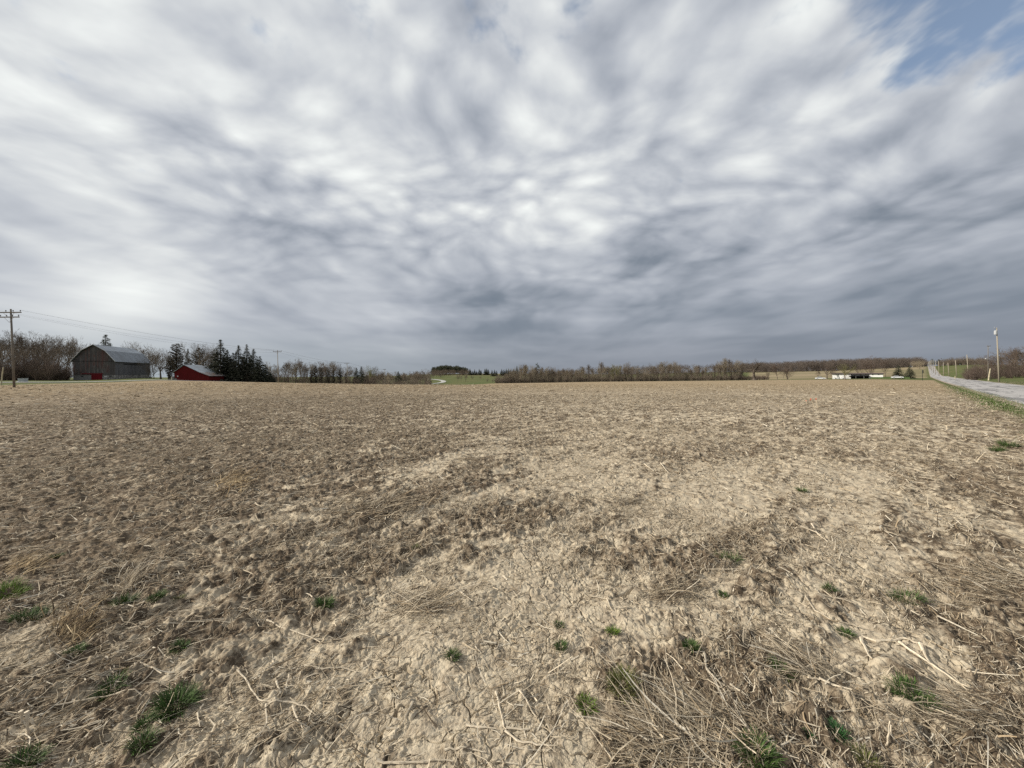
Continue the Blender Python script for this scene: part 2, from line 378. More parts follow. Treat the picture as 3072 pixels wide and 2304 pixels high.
def build_ground():
    th = np.concatenate([np.linspace(-180, -64, 60, endpoint=False), np.linspace(-64, 64, 1860, endpoint=False), np.linspace(64, 180, 61)]) * math.pi/180
    r = [0.02, 0.3, 0.6, 0.9, 1.1]
    while r[-1] < 60:                                            # about one row per picture row near by, never coarser than 12 cm further off
        x = r[-1]; r.append(x + min(x*x/(385*1.6)*0.55, 0.018 + 0.0014*x if x < 12 else 0.035 + 0.0034*(x-12)))
    while r[-1] < 9000: r.append(r[-1]*1.012 + .05)
    r = np.array(r); print('ground rows', len(r), 'cols', len(th))
    A, B = np.meshgrid(th, r, indexing='ij'); X = np.sin(A)*B; Y = np.cos(A)*B
    dr = np.gradient(r); res = np.maximum(np.broadcast_to(dr, B.shape)*0.8, B*(128/1860*math.pi/180))
    res = np.where(np.abs(A) > R(64.5), np.maximum(res, B*R(2)), res)
    f = in_field(X, Y); b = bare_mask(X, Y); s, t = road_st(X, Y)
    Z = land(X, Y) + detail(X, Y, res, f, b) + 0.03*(1-f)*fbm(X*1.2, Y*1.2, 61, 2)*sstep(3.4, 2.9, s)*(B < 200)
    # zones: 0 field, else grass / far stubble / brown
    Yd = B*np.cos(np.clip(A, _ec[0], _ec[-1])); u = np.tan(np.clip(A, -1.2, 1.2)); xs = u*FPX + 1536
    tan = sstep(2235, 2260, xs)*sstep(236, 262, Yd)*sstep(2790, 2770, xs)
    band = sstep(-.05, .05, perlin(Yd/70. + 3, xs/900., 71))          # strips of different crops
    tan = tan*(0.55 + 0.45*band)
    hill = sstep(1300, 1360, xs)*sstep(1560, 1500, xs)*sstep(700, 900, Yd)*.85*sstep(-.1, .1, perlin(X/90., Y/90., 72))
    green = 1 - np.clip(tan + hill, 0, 1)
    colr = np.stack([f, green, b], axis=-1).reshape(-1, 3)
    n, m = X.shape; idx = np.arange(n*m).reshape(n, m)
    q = np.stack([idx[:-1, :-1], idx[:-1, 1:], idx[1:, 1:], idx[1:, :-1]], -1).reshape(-1, 4)
    V = np.stack([X, Y, Z], -1).reshape(-1, 3)
    o = np_mesh('ground', V, [q[:, ::-1]], M_ground, smooth=True, colors=colr)
    tag(o, kind='structure')
def gmat(k, bs):
    sep = k.n('ShaderNodeSeparateColor', ins={0: k.tint}); f, g, b = sep.outputs
    P = k.pos
    st = k.n('ShaderNodeMapping', ins={'Vector': P, 'Rotation': (0, 0, AZ), 'Scale': (1, .35, 1)}).outputs[0]
    n1 = k.noise(P, 9, 6, .65); n2 = k.noise(P, 60, 5, .65); n3 = k.noise(P, 1.1, 4, .6); n4 = k.noise(st, 2.6, 5, .62)
    n5 = k.noise(P, .12, 4, .55)
    pale = k.mix(n2, (.41, .345, .245), (.66, .57, .425))
    pale = k.mix(k.mr(n1, .38, .62), k.mix(.5, pale, (.30, .235, .165)), pale)
    dark = k.mix(k.mr(n1, .35, .65), (.072, .053, .036), (.185, .142, .098))
    dark = k.mix(k.mr(n2, .52, .70), dark, (.36, .29, .20))
    mixf = k.m('ADD', k.m('MULTIPLY', b, .75), k.m('ADD', k.m('MULTIPLY', k.m('SUBTRACT', n1, .5), 2.2), k.m('ADD', k.m('MULTIPLY', k.m('SUBTRACT', n4, .5), .9), .12)))
    soil = k.mix(k.mr(mixf, .1, .8), dark, pale)
    # straw-coloured trash seen from far off
    dist = k.vm('LENGTH', P, out=1)
    straw = k.mix(k.mr(n2, .35, .65), (.13, .088, .048), (.52, .40, .235))
    soil = k.mix(k.m('MULTIPLY', k.mr(dist, 12, 90), k.mr(n4, .25, .6, .35, .9)), soil, straw)
    soil = k.mix(k.m('MULTIPLY', k.mr(n5, .35, .65), .22), soil, (.20, .15, .10))
    gr = k.mix(k.mr(n3, .35, .65), (.045, .075, .018), (.15, .135, .055))
    gr = k.mix(k.m('MULTIPLY', k.mr(n2, .3, .7), .5), gr, (.20, .17, .09))
    gr = k.mix(k.mr(k.noise(P, .035, 3, .5), .35, .65), gr, k.mix(.5, gr, (.05, .095, .02)))
    tn = k.mix(k.mr(k.noise(P, .05, 5, .6), .35, .65), (.24, .19, .115), (.33, .265, .165))
    out = k.mix(f, k.mix(g, tn, gr), soil)
    h = k.m('ADD', k.m('MULTIPLY', n2, .5), k.m('MULTIPLY', k.noise(P, 200, 3, .6), .35))
    far = k.m('MULTIPLY', k.mr(dist, 7, 30), k.m('MULTIPLY', k.noise(P, 5.5, 4, .7), 6.0))
    bump(k, bs, k.m('ADD', h, far), .7, .014)
    return out
M_ground = material('ground_soil', gmat, .95, .1)
build_ground()

# ------------------------------------------------------------------ corn trash, grass and other cover lying on the ground
rng = np.random.default_rng(7)
def tint_mat(name, rough=.85, spec=.25, mul=(1, 1, 1), trans=0.0):
    def fn(k, bs):
        n = k.noise(k.pos, 70, 3, .6)
        c = k.mix(k.mr(n, .3, .7), k.mix(1.0, k.tint, (.78, .76, .74), 'MULTIPLY'), k.tint)
        return c
    return material(name, fn, rough, spec)
M_straw = tint_mat('dry_straw'); M_blade = tint_mat('grass_blades', .7, .3); M_stalk = tint_mat('corn_stalk', .8, .3)
def strips(base, yaw, length, width, pitch, curl, bend, roll, cols, segs=3, yoff=0.0):
    """flat bent ribbons: N ribbons of segs quads; pitch = rise of the first part, curl = change of pitch per segment"""
    N = len(base); P = np.zeros((N, segs+1, 3)); P[:, 0] = base
    ang = yaw.copy(); pi = pitch.copy()
    for i in range(segs):
        l = length/segs
        P[:, i+1, 0] = P[:, i, 0] + np.cos(ang)*np.cos(pi)*l; P[:, i+1, 1] = P[:, i, 1] + np.sin(ang)*np.cos(pi)*l; P[:, i+1, 2] = P[:, i, 2] + np.sin(pi)*l
        ang = ang + bend; pi = pi + curl
    side = np.stack([-np.sin(yaw)*np.cos(roll), np.cos(yaw)*np.cos(roll), np.sin(roll)], -1)
    w = width[:, None]*np.linspace(1, .45, segs+1)[None, :]
    L = P - side[:, None]*w[..., None]/2; Rr = P + side[:, None]*w[..., None]/2
    V = np.concatenate([L, Rr], 1).reshape(-1, 3)
    b = (np.arange(N)*(2*(segs+1)))[:, None]; i = np.arange(segs)[None]
    F = np.stack([b+i, b+i+1, b+i+1+segs+1, b+i+segs+1], -1).reshape(-1, 4)
    C = np.repeat(cols, 2*(segs+1), 0)
    return V, F, C
def join(parts):
    V = []; F = []; C = []; o = 0
    for v, f, c in parts: V.append(v); F.append(f + o); C.append(c); o += len(v)
    return np.concatenate(V), np.concatenate(F), np.concatenate(C)
def sample_ring(n, r0, r1, a0=-72, a1=74):
    r = np.sqrt(rng.uniform(r0*r0, r1*r1, n)); a = np.radians(rng.uniform(a0, a1, n)); return np.sin(a)*r, np.cos(a)*r
PALE = np.array([[.62,.535,.40],[.50,.42,.30],[.40,.33,.23],[.70,.63,.50],[.10,.075,.05],[.34,.26,.165]])  # dark tone: decayed residue, also put in for shadow specks between clods
def straw_cols(n, p=(.17,.20,.2,.07,.22,.14)):
    return PALE[rng.choice(6, n, p=p)]*rng.uniform(.8, 1.15, (n, 1))
def build_litter():
    parts = []
    for (n, r0, r1, L0, W0, k) in [(150000, 1.1, 5, .05, .0034, 1.0), (185000, 5, 13, .075, .0060, 1.0), (170000, 13, 34, .12, .013, 1.0), (90000, 34, 110, .22, .034, 1.0)]:
        X, Y = sample_ring(n, r0, r1)
        f = in_field(X, Y); b = bare_mask(X, Y); s, t = road_st(X, Y)
        clump = sstep(-.35, .45, perlin(s*2.3, t*1.1, 81) + .6*perlin(X*6, Y*6, 82))
        keep = rng.random(n) < f*(0.16 + 0.84*clump)*(1 - .45*b)*1.2
        X = X[keep]; Y = Y[keep]; m = len(X)
        L = np.clip(rng.lognormal(math.log(L0), .6, m), .012, .5); W = np.clip(rng.lognormal(math.log(W0), .4, m), W0*.4, W0*2.6)
        base_yaw = math.pi/2 - AZ + .5*perlin(X*.8, Y*.8, 83)
        yaw = np.where(rng.random(m) < .45, base_yaw + rng.normal(0, .35, m) + math.pi*(rng.random(m) < .5), rng.uniform(0, 6.283, m))
        z0 = ground_z(X, Y, .004 + r1*.0012); xe = X + np.cos(yaw)*L; ye = Y + np.sin(yaw)*L; z1 = ground_z(xe, ye, .004 + r1*.0012)
        pitch = np.arctan2(z1 - z0, L)*.9 + np.abs(rng.normal(0, .10, m)) + (rng.random(m) < .05)*rng.uniform(.2, .8, m)
        base = np.stack([X, Y, z0 + .003 + W*.3], -1)
        parts.append(strips(base, yaw, L, W, pitch, rng.normal(-.05, .15, m), rng.normal(0, .22, m), rng.normal(0, .6, m), straw_cols(m)))
    # bigger broken pieces: flattened cane, husk scraps, short stubs
    for (n, r0, r1, L0, W0) in [(2600, 1.1, 5, .075, .008), (5200, 5, 13, .10, .011), (6500, 13, 30, .14, .018)]:
        X, Y = sample_ring(n, r0, r1); keep = rng.random(n) < in_field(X, Y)*(.35 + .65*sstep(-.2, .5, perlin(X*1.3, Y*1.3, 85))); X = X[keep]; Y = Y[keep]; m = len(X)
        L = np.clip(rng.lognormal(math.log(L0), .5, m), .02, .4); W = np.clip(rng.lognormal(math.log(W0), .4, m), .003, .03); yaw = rng.uniform(0, 6.283, m)
        z0 = ground_z(X, Y, .01); z1 = ground_z(X + np.cos(yaw)*L, Y + np.sin(yaw)*L, .01); pit = np.arctan2(z1 - z0, L) + np.abs(rng.normal(0, .06, m))
        c = straw_cols(m, (.34, .26, .14, .16, .04, .06)); base = np.stack([X, Y, z0 + .006], -1); bd = rng.normal(0, .18, m); cu = rng.normal(-.02, .06, m)
        for rl in (-.7, .7): parts.append(strips(base, yaw, L, W*.75, pit, cu, bd, np.full(m, rl), c*(1 if rl > 0 else .96)))
    V, F, C = join(parts); print('litter', len(F))
    tag(np_mesh('corn_residue', V, F, M_straw, colors=C), kind='stuff')
build_litter()

def ghit(x, y):
    """where the photo's column x, row y meets the ground"""
    u = (x - 1536)/FPX; p = y - yh(x); Y = 1.6*FPX/p
    for _ in range(40):
        z = float(land(u*Y, Y)) - EYE; Yn = -z*FPX/p; Y = .5*Y + .5*Yn
    return u*Y, Y
def gz(x, y, res=.003): return float(ground_z(np.array([x]), np.array([y]), res)[0])
def on_land(x, depth):
    X = (x - 1536)/FPX*depth; return X, depth, float(land(X, depth))

def build_verge():
    """green blades along the road edge and beyond the field"""
    parts = []
    for n, t0, t1, L0, W0 in ((85000, 1, 30, .055, .006), (60000, 30, 90, .08, .016)):
        t = rng.uniform(t0, t1, n); s = rng.uniform(VERGE-.9, 4.0, n); X, Y = road_xy(s, t)
        g = 1 - in_field(X, Y); keep = rng.random(n) < (.04 + .96*g)*sstep(-.5, .3, perlin(X*.9, Y*.9, 90) + .25); X = X[keep]; Y = Y[keep]; s = s[keep]; n_ = len(X)
        z = ground_z(X, Y, .05)
        c = np.where(rng.random((n_, 1)) < .28 + .3*sstep(2.9, 2.1, s)[:, None], straw_cols(n_), np.array([[.055,.105,.022]])*rng.uniform(.6, 1.7, (n_, 1)) + rng.uniform(0, .03, (n_, 1))*np.array([[1,.8,0]]))
        parts.append(strips(np.stack([X, Y, z-.01], -1), rng.uniform(0, 6.28, n_), rng.lognormal(math.log(L0), .35, n_), np.full(n_, W0), rng.uniform(.5, 1.4, n_), rng.normal(-.25, .15, n_), rng.normal(0, .1, n_), rng.normal(0, .3, n_), c))
    for n, t0, t1, s0, s1 in ((50000, 20, 140, 9.9, 17),):
        t = rng.uniform(t0, t1, n); s = rng.uniform(s0, s1, n); X, Y = road_xy(s, t); z = land(X, Y)
        c = np.where(rng.random((n, 1)) < .5, straw_cols(n)*.8, np.array([[.07,.11,.025]])*rng.uniform(.6, 1.5, (n, 1)))
        parts.append(strips(np.stack([X, Y, z-.01], -1), rng.uniform(0, 6.28, n), rng.lognormal(math.log(.09), .35, n), np.full(n, .02), rng.uniform(.4, 1.4, n), rng.normal(-.25, .15, n), rng.normal(0, .1, n), rng.normal(0, .3, n), c))
    V, F, C = join(parts); tag(np_mesh('verge_grass', V, F, M_blade, colors=C), kind='stuff')
build_verge()

# green tufts in the field: (column, row, radius px, greenness, label)
TUFTS = [
 (520, 2095, 62, 1.0, 'largest dark green grass tuft, on pale cracked soil near the lower left corner'),
 (425, 2165, 30, .8, 'small grass tuft touching the lower left side of the largest tuft'),
 (535, 1942, 28, 1.0, 'round dark grass tuft above the largest tuft, left of the bare soil'),
 (968, 1812, 30, 1.0, 'grass tuft with a thin pale stem leaning over it'),
 (370, 1806, 32, .9, 'left one of two grass tufts side by side above a forked stalk'),
 (466, 1808, 26, .8, 'right one of two grass tufts side by side above a forked stalk'),
 (530, 1803, 16, .45, 'yellowish little tuft right of the two side by side tufts'),
 (18, 1780, 46, 1.0, 'bright green grass patch at the left picture edge'),
 (80, 1848, 44, .8, 'flat green grass patch just below the one at the left edge'),
 (222, 1968, 24, .9, 'small dark tuft under the dry tussock at the far left'),
 (325, 2058, 40, .6, 'sparse green tuft mixed with dead stems, left of the largest tuft'),
 (420, 2240, 42, .55, 'thin green and brown tuft below the largest tuft'),
 (60, 2290, 50, .7, 'green brown tuft in the bottom left corner'),
 (165, 1672, 20, .6, 'faint green tuft beside the upper dry tussock on the left'),
 (1862, 2068, 52, 1.25, 'bright yellow green grass tuft at the tip of the flattened straw mat'),
 (1752, 2112, 34, .65, 'grey green weed left of the bright grass tuft'),
 (1962, 2172, 28, .8, 'dark green leaves showing inside the flattened straw mat'),
 (2260, 2270, 60, .7, 'dark green grass growing through the straw mat at the bottom edge'),
 (1833, 1897, 23, 1.0, 'compact green tuft on cracked pale soil above the bright grass tuft'),
 (1672, 1868, 18, .7, 'upper one of two small tufts left of the compact green tuft'),
 (1676, 1935, 22, .9, 'lower one of two small tufts left of the compact green tuft'),
 (2065, 1945, 28, .9, 'round tuft beside a long thin pale stem right of the compact tuft'),
 (2165, 1780, 18, .8, 'small lone dark tuft on pale soil right of centre'),
 (2182, 1665, 36, .6, 'low wide weed patch beside a scrap of white husk'),
 (2402, 1470, 18, .8, 'tiny dark tuft below the marker flags'),
 (1245, 1650, 16, .6, 'small olive tuft on the pale crust left of centre'),
 (1350, 1968, 28, .5, 'dull green and dark tuft beside the curled stalk at centre'),
 (2338, 2018, 36, .6, 'thin green tuft left of the thick pale broken stalk'),
 (2530, 1890, 26, .6, 'dull tuft just above the thick pale broken stalk'),
 (2480, 1768, 22, .6, 'faint green tuft on pale soil above the right hand stalks'),
 (2712, 1785, 44, .6, 'wide low weed patch crossed by a straight pale stem on the right'),
 (2735, 2088, 58, .9, 'broad mossy green weed patch in the lower right'),
 (2505, 2205, 32, 1.1, 'blue green grass tuft leaning right near the bottom right'),
 (2420, 2208, 16, .8, 'tiny tuft just left of the blue green tuft'),
 (2590, 2290, 40, .5, 'olive leafy weed at the bottom edge on the right'),
 (3025, 1330, 30, .8, 'green clump at the right edge just beyond the dry verge'),
 (2990, 1345, 22, .8, 'small green clump left of the one at the right edge'),
]
def build_tufts():
    for (x, y, rp, g, lab) in TUFTS:
        X0, Y0 = ghit(x, y + rp*.45); rad = .88*rp/FPX*Y0
        n = int(np.clip(380*min(1.6, (rp/30))*(.45 + .55*min(g, 1)), 90, 650))
        flatw = 1.6 if ('patch' in lab or 'wide' in lab) else 1.0
        rr = rad*np.sqrt(rng.random(n))*.70; a = rng.uniform(0, 6.283, n)
        X = X0 + np.cos(a)*rr*flatw; Y = Y0 + np.sin(a)*rr*1.1
        z = ground_z(X, Y, .004) - .004
        yaw = a + rng.normal(0, .6, n); L = rad*rng.uniform(.45, 1.05, n)*(.75 if flatw > 1 else 1); L = np.clip(L, .02, .16)
        gc = np.array([.052, .098, .018]) if 'blue green' not in lab else np.array([.035, .105, .030])
        if 'bright' in lab: gc = np.array([.12, .19, .022])
        if 'yellow' in lab or 'olive' in lab: gc = np.array([.11, .12, .03])
        c = np.where(rng.random((n, 1)) < max(.04, .55*(1-g)), straw_cols(n)*.7, gc[None]*rng.uniform(.5, 1.6, (n, 1)))
        V, F, C = strips(np.stack([X, Y, z], -1), yaw, L, np.full(n, .0032 if Y0 < 3.5 else .005), rng.uniform(.55, 1.45, n), rng.normal(-.28, .15, n), rng.normal(0, .15, n), rng.normal(0, .4, n), c)
        V = V - np.array([X0, Y0, gz(X0, Y0)])
        nm = 'weed' if 'weed' in lab else 'grass_tuft'
        o = np_mesh(nm, V, F, M_blade, colors=C); o.location = (X0, Y0, gz(X0, Y0))
        tag(o, lab, 'weed' if nm == 'weed' else 'grass tuft', 'green tufts scattered over the field')
build_tufts()

# dead grass tussocks and flattened mats: (x, y, spread px x, spread px y, n, lean direction deg in plan, pitch, label)
MATS = [
 (2080, 2250, 300, 125, 2400, 134, .07, .125, 'large mat of flattened dry straw at the bottom right of centre'),
 (205, 1915, 90, 60, 420, 100, .6, .085, 'tan dry grass tussock standing above a small dark tuft on the left'),
 (50, 1720, 80, 45, 300, 60, .5, .09, 'dry grass tussock at the left edge above the green patch'),
 (1265, 1820, 140, 70, 800, 20, .25, .09, 'heap of pale broken straw at the centre beside a white stick'),
 (1130, 1525, 200, 55, 620, 30, .25, .16, 'dark matted straw heap left of centre in the middle of the field'),
 (2430, 2030, 100, 60, 380, 150, .35, .15, 'combed tuft of dry grass left of the thick pale stalk'),
 (2990, 1760, 110, 90, 700, 160, .15, .13, 'dense drift of dry stems at the right picture edge'),
 (2960, 2190, 130, 90, 650, 155, .15, .13, 'pile of long dry stems in the bottom right corner'),
 (690, 1460, 90, 60, 300, 60, .5, .16, 'swirl of dry leaves standing up in the left middle of the field'),
 (1990, 1790, 110, 40, 320, 10, .2, .13, 'dark patch of matted stems around a small pale fork, right of centre'),
 (380, 1770, 60, 46, 200, 90, .9, .10, 'frizzy pale grass tuft behind the two side by side green tufts'),
]
def build_mats():
    for (x, y, sx, sy, n, yawd, pit, L0, lab) in MATS:
        X0, Y0 = ghit(x, y); u = np.clip(rng.normal(0, .36, n), -.85, .85); v = np.clip(rng.normal(0, .36, n), -.85, .85)
        xs = x + u*sx; ys = y + v*sy; p = ys - yh(xs); Y = Y0*(y - yh(x))/np.maximum(p, 30); X = (xs-1536)/FPX*Y
        z = ground_z(X, Y, .004)
        yaw = R(yawd) + rng.normal(0, .55, n) + (rng.random(n) < .25)*rng.uniform(-1.5, 1.5, n); L = rng.lognormal(math.log(L0), .55, n)
        col_ = straw_cols(n, (.13, .20, .24, .04, .24, .15)) if 'dark' not in lab else straw_cols(n, (.06, .12, .20, .02, .40, .20))
        if 'tan' in lab or 'tussock' in lab: col_ = col_*np.array([1.0, .9, .72])
        V, F, C = strips(np.stack([X, Y, z + rng.uniform(0, .03, n)], -1), yaw, L, rng.lognormal(math.log(.0028), .5, n)*(1 if Y0 < 4 else 2.0), pit + rng.normal(0, .14, n), rng.normal(-pit/3-.02, .09, n), rng.normal(0, .10, n), rng.normal(0, .5, n), col_, 4)
        o3 = np.array([X0, Y0, gz(X0, Y0)]); o = np_mesh('dry_grass_clump', V - o3, F, M_straw, colors=C); o.location = o3
        tag(o, lab, 'dry grass', 'clumps of dead grass and straw on the field')
build_mats()

# single corn stalks that can be told apart: points in photo pixels, radius in mm
STALKS = [
 ('short thick white stalk piece lying on pale soil near the centre', [[(1375, 1790), (1392, 1806), (1412, 1820)]], 9, 1.25),
 ('forked pale stalk with a sharp V bend below the two side by side tufts', [[(335, 1828), (352, 1870), (372, 1896)], [(425, 1826), (398, 1862), (372, 1896)], [(372, 1904), (470, 1898), (560, 1884), (665, 1876)]], 5, 1.0),
 ('branched root end stalk spreading like a star in the lower left', [[(600, 2124), (585, 2150), (590, 2200)], [(705, 2020), (735, 2060), (770, 2110), (800, 2122)], [(820, 2055), (832, 2095), (805, 2120), (770, 2115)], [(800, 2122), (860, 2115), (905, 2128), (950, 2160)], [(870, 2130), (880, 2170), (900, 2220)], [(790, 2125), (790, 2190), (770, 2240)], [(860, 2030), (850, 2075), (832, 2098)]], 4.5, 1.05),
 ('pale stalk with side twigs running left of the centre straw heap', [[(795, 1862), (845, 1890), (905, 1905), (955, 1930)], [(905, 1905), (880, 1940), (850, 1962)]], 6, 1.0),
 ('long gently curved stalk left of the straw heap', [[(940, 1920), (1000, 1920), (1045, 1895), (1085, 1850)]], 4, .9),
 ('upright bent dead stem left of the white stick', [[(967, 1890), (955, 1840), (970, 1810), (967, 1785)]], 4, 1.0),
 ('cluster of two upright stubs near the lower left edge', [[(55, 2132), (57, 2180)], [(72, 2135), (78, 2205)], [(80, 2158), (94, 2176)]], 8, 1.15),
 ('long crooked stalk ring with an upright limb near the bottom centre', [[(1480, 2078), (1490, 2120), (1500, 2180), (1508, 2195)], [(1508, 2190), (1560, 2192), (1605, 2185)], [(1508, 2200), (1540, 2230), (1600, 2242), (1660, 2248)], [(1550, 2078), (1580, 2120), (1600, 2155)], [(1550, 2078), (1500, 2108), (1460, 2125)], [(1390, 2182), (1430, 2190), (1480, 2194)]], 5.5, 1.1),
 ('thin stalk curving along the bottom edge left of centre', [[(1120, 2288), (1190, 2300), (1260, 2298), (1290, 2292), (1350, 2298)]], 5.5, .95),
 ('wavy stalk above the one along the bottom edge', [[(1325, 2266), (1370, 2262), (1410, 2262), (1450, 2272)]], 5, 1.0),
 ('pale slanting stalk on cracked soil in the bottom centre', [[(1230, 2120), (1215, 2150), (1195, 2188)], [(1150, 2194), (1190, 2196)]], 7, .85),
 ('thin straight straw on the pale ground at the centre left', [[(905, 2002), (960, 2012), (1015, 2006), (1065, 2020)]], 5, .95),
 ('curled dark stalk hooking around beside the dull tuft at centre', [[(1420, 1948), (1438, 1966)], [(1435, 1940), (1490, 1928), (1485, 1948), (1470, 1952)]], 5, .9),
 ('long thick pale broken stalk lying on the right', [[(2578, 1912), (2620, 1928), (2662, 1930), (2700, 1925), (2735, 1938), (2768, 1948)], [(2576, 1920), (2590, 1960), (2606, 1996)], [(2690, 1938), (2740, 1975), (2790, 2008), (2850, 2050), (2905, 2082)], [(2752, 1950), (2780, 1998)]], 9, 1.15),
 ('curved stalk lying above the thick broken stalk', [[(2410, 1800), (2440, 1840), (2490, 1868), (2550, 1880), (2600, 1895)], [(2440, 1776), (2450, 1796), (2510, 1806), (2562, 1824)]], 6, .85),
 ('short cream stalk piece with a dark knot below the curved stalk', [[(2452, 2068), (2490, 2078), (2545, 2094)], [(2414, 2064), (2450, 2070)]], 7.5, 1.2),
 ('long leaning dark stalk rising out of the straw mat', [[(2106, 1985), (2112, 2030), (2150, 2080), (2180, 2140)], [(2180, 2085), (2235, 2125)], [(2150, 2080), (2200, 2100), (2235, 2128)]], 6, .85),
 ('straight pale stem crossing the weed patch on the right', [[(2700, 1783), (2750, 1810), (2808, 1848)]], 4.5, 1.05),
 ('small stalk cross with a flat husk in the middle distance on the right', [[(2398, 1592), (2445, 1600), (2460, 1606)], [(2432, 1572), (2450, 1600), (2480, 1620)]], 9, 1.15),
 ('dark limb stretched over the matted straw heap left of centre', [[(1120, 1530), (1180, 1490), (1235, 1452)], [(1235, 1452), (1258, 1468)]], 9, .6),
 ('thin pale forked twig in front of the dark matted patch', [[(1765, 1795), (1815, 1805), (1812, 1835)], [(1815, 1805), (1826, 1838)]], 5, 1.1),
 ('pale forked stem on light soil in the field centre', [[(1905, 1400), (1940, 1400), (1955, 1390)], [(1930, 1398), (1960, 1420)], [(1980, 1395), (2003, 1432)]], 10, 1.1),
 ('upright forked dead stem with a round head in the lower right', [[(2648, 2255), (2655, 2210), (2662, 2165)], [(2664, 2230), (2664, 2175)]], 6, 1.0),
 ('pale stalk bending over near the left foreground', [[(405, 1995), (440, 2010), (478, 2025)], [(400, 2000), (392, 2040)]], 6, 1.1),
 ('long dry stem slanting over the ground in the left foreground', [[(160, 2130), (250, 2110), (340, 2095), (420, 2100), (520, 2090)]], 4.5, .95),
]
def build_stalks():
    for (lab, lines, rmm, br) in STALKS:
        mb = MB(); o3 = None
        for ln in lines:
            pts = []
            up = ('upright' in lab)
            base = ghit(*ln[0]) if not up else ghit(*ln[-1])
            # densify
            dn = []
            for (a, b2) in zip(ln[:-1], ln[1:]):
                for q in range(3): dn.append((a[0] + (b2[0]-a[0])*q/3, a[1] + (b2[1]-a[1])*q/3))
            dn.append(ln[-1])
            for i, (x, y) in enumerate(dn):
                if up and lab.startswith(('upright', 'cluster')):
                    f0 = ghit(*max(ln, key=lambda q: q[1])); X = (x-1536)/FPX*f0[1]; Y = f0[1]; z = EYE + (yh(x) - y)/FPX*Y
                    z = max(z, gz(X, Y))
                else:
                    X, Y = ghit(x, y); z = gz(X, Y)
                pts.append(Vector((X, Y, z)))
            if not (up and lab.startswith(('upright', 'cluster'))):
                zz = np.array([p.z for p in pts]); lin = np.linspace(zz[0], zz[-1], len(zz)); zs = np.maximum(.25*zz + .75*np.maximum(lin, zz.mean()), zz - .004) + rmm*.0008 + .003
                for p, q in zip(pts, zs): p.z = q
            if o3 is None: o3 = pts[0].copy()
            rr = [rmm*.00085*(1.0 - .55*i/max(1, len(pts)-1))*(1.3 if i % 3 == 0 else 1) for i in range(len(pts))]
            mb.tube([p - o3 + Vector((random.uniform(-.003, .003), random.uniform(-.003, .003), 0)) for p in pts], rr, 5)
        o = mb.build('corn_stalk', M_stalk); o.location = o3
        me = o.data; at = me.color_attributes.new('tint', 'FLOAT_COLOR', 'POINT'); n = len(me.vertices)
        c = np.ones((n, 4), np.float32); c[:, :3] = np.array([.66, .57, .43])*br*rng.uniform(.75, 1.1, (n, 1)); at.data.foreach_set('color', c.ravel())
        tag(o, lab, 'corn stalk', 'broken corn stalks lying on the field')
random.seed(3)
build_stalks()

# ------------------------------------------------------------------ roads
def road_mat(k, bs):
    s = k.n('ShaderNodeMapping', ins={'Vector': k.pos, 'Rotation': (0, 0, AZ)}).outputs[0]
    st = k.n('ShaderNodeMapping', ins={'Vector': s, 'Scale': (1, .06, 1)}).outputs[0]
    n = k.noise(k.pos, 18, 6, .7); t = k.noise(st, 1.1, 5, .6); p = k.noise(k.pos, .35, 5, .65)
    c = k.mix(k.mr(n, .3, .7), (.33, .315, .30), (.48, .46, .44))
    c = k.mix(k.m('MULTIPLY', k.mr(t, .50, .60), .75), c, (.15, .145, .145))
    c = k.mix(k.m('MULTIPLY', k.mr(p, .52, .62), .45), c, (.19, .185, .18))
    cr = k.n('ShaderNodeTexVoronoi', feature='DISTANCE_TO_EDGE', ins={'Vector': k.pos, 'Scale': .55}).outputs[0]
    c = k.mix(k.mr(cr, .02, .005), c, (.05, .05, .05))
    bump(k, bs, n, .3, .01)
    return c
M_road = material('weathered_asphalt', road_mat, .9, .2)
M_gravel = flat('road_shoulder_gravel', (.33, .28, .21), .95, .1, .35, 9)
M_concrete = flat('pale_concrete', (.42, .41, .38), .9, .2, .15, 1.5)
def strip_road(name, centre, half, mat, lift, edge=0.0, n_across=8):
    """centre: list of (x,y); drapes a strip on the land"""
    C = np.array(centre, float); d = np.gradient(C, axis=0); d /= np.linalg.norm(d, axis=1)[:, None]; nrm = np.stack([d[:, 1], -d[:, 0]], -1)
    j = np.linspace(-1, 1, n_across)
    w = half + edge*perlin(C[:, 0]*.6, C[:, 1]*.6, 3)
    X = C[:, 0][:, None] + nrm[:, 0][:, None]*j*w[:, None]; Y = C[:, 1][:, None] + nrm[:, 1][:, None]*j*w[:, None]
    dist = np.hypot(X, Y); Z = land(X, Y) + lift + dist*.0003 + .05*(1 - j**2)
    m, n = X.shape; idx = np.arange(m*n).reshape(m, n)
    q = np.stack([idx[:-1, :-1], idx[1:, :-1], idx[1:, 1:], idx[:-1, 1:]], -1).reshape(-1, 4)
    o = np_mesh(name, np.stack([X, Y, Z], -1).reshape(-1, 3), q, mat, smooth=True); o['kind'] = 'structure'; return o
tt = np.concatenate([np.arange(-60, 120, .5), np.arange(120, 1500, 4)])
strip_road('road_shoulder', [road_xy(6.95, t) for t in tt], 3.75, M_gravel, .012, .25)
strip_road('road', [road_xy(6.95, t) for t in tt], 3.25, M_road, .035, .10)
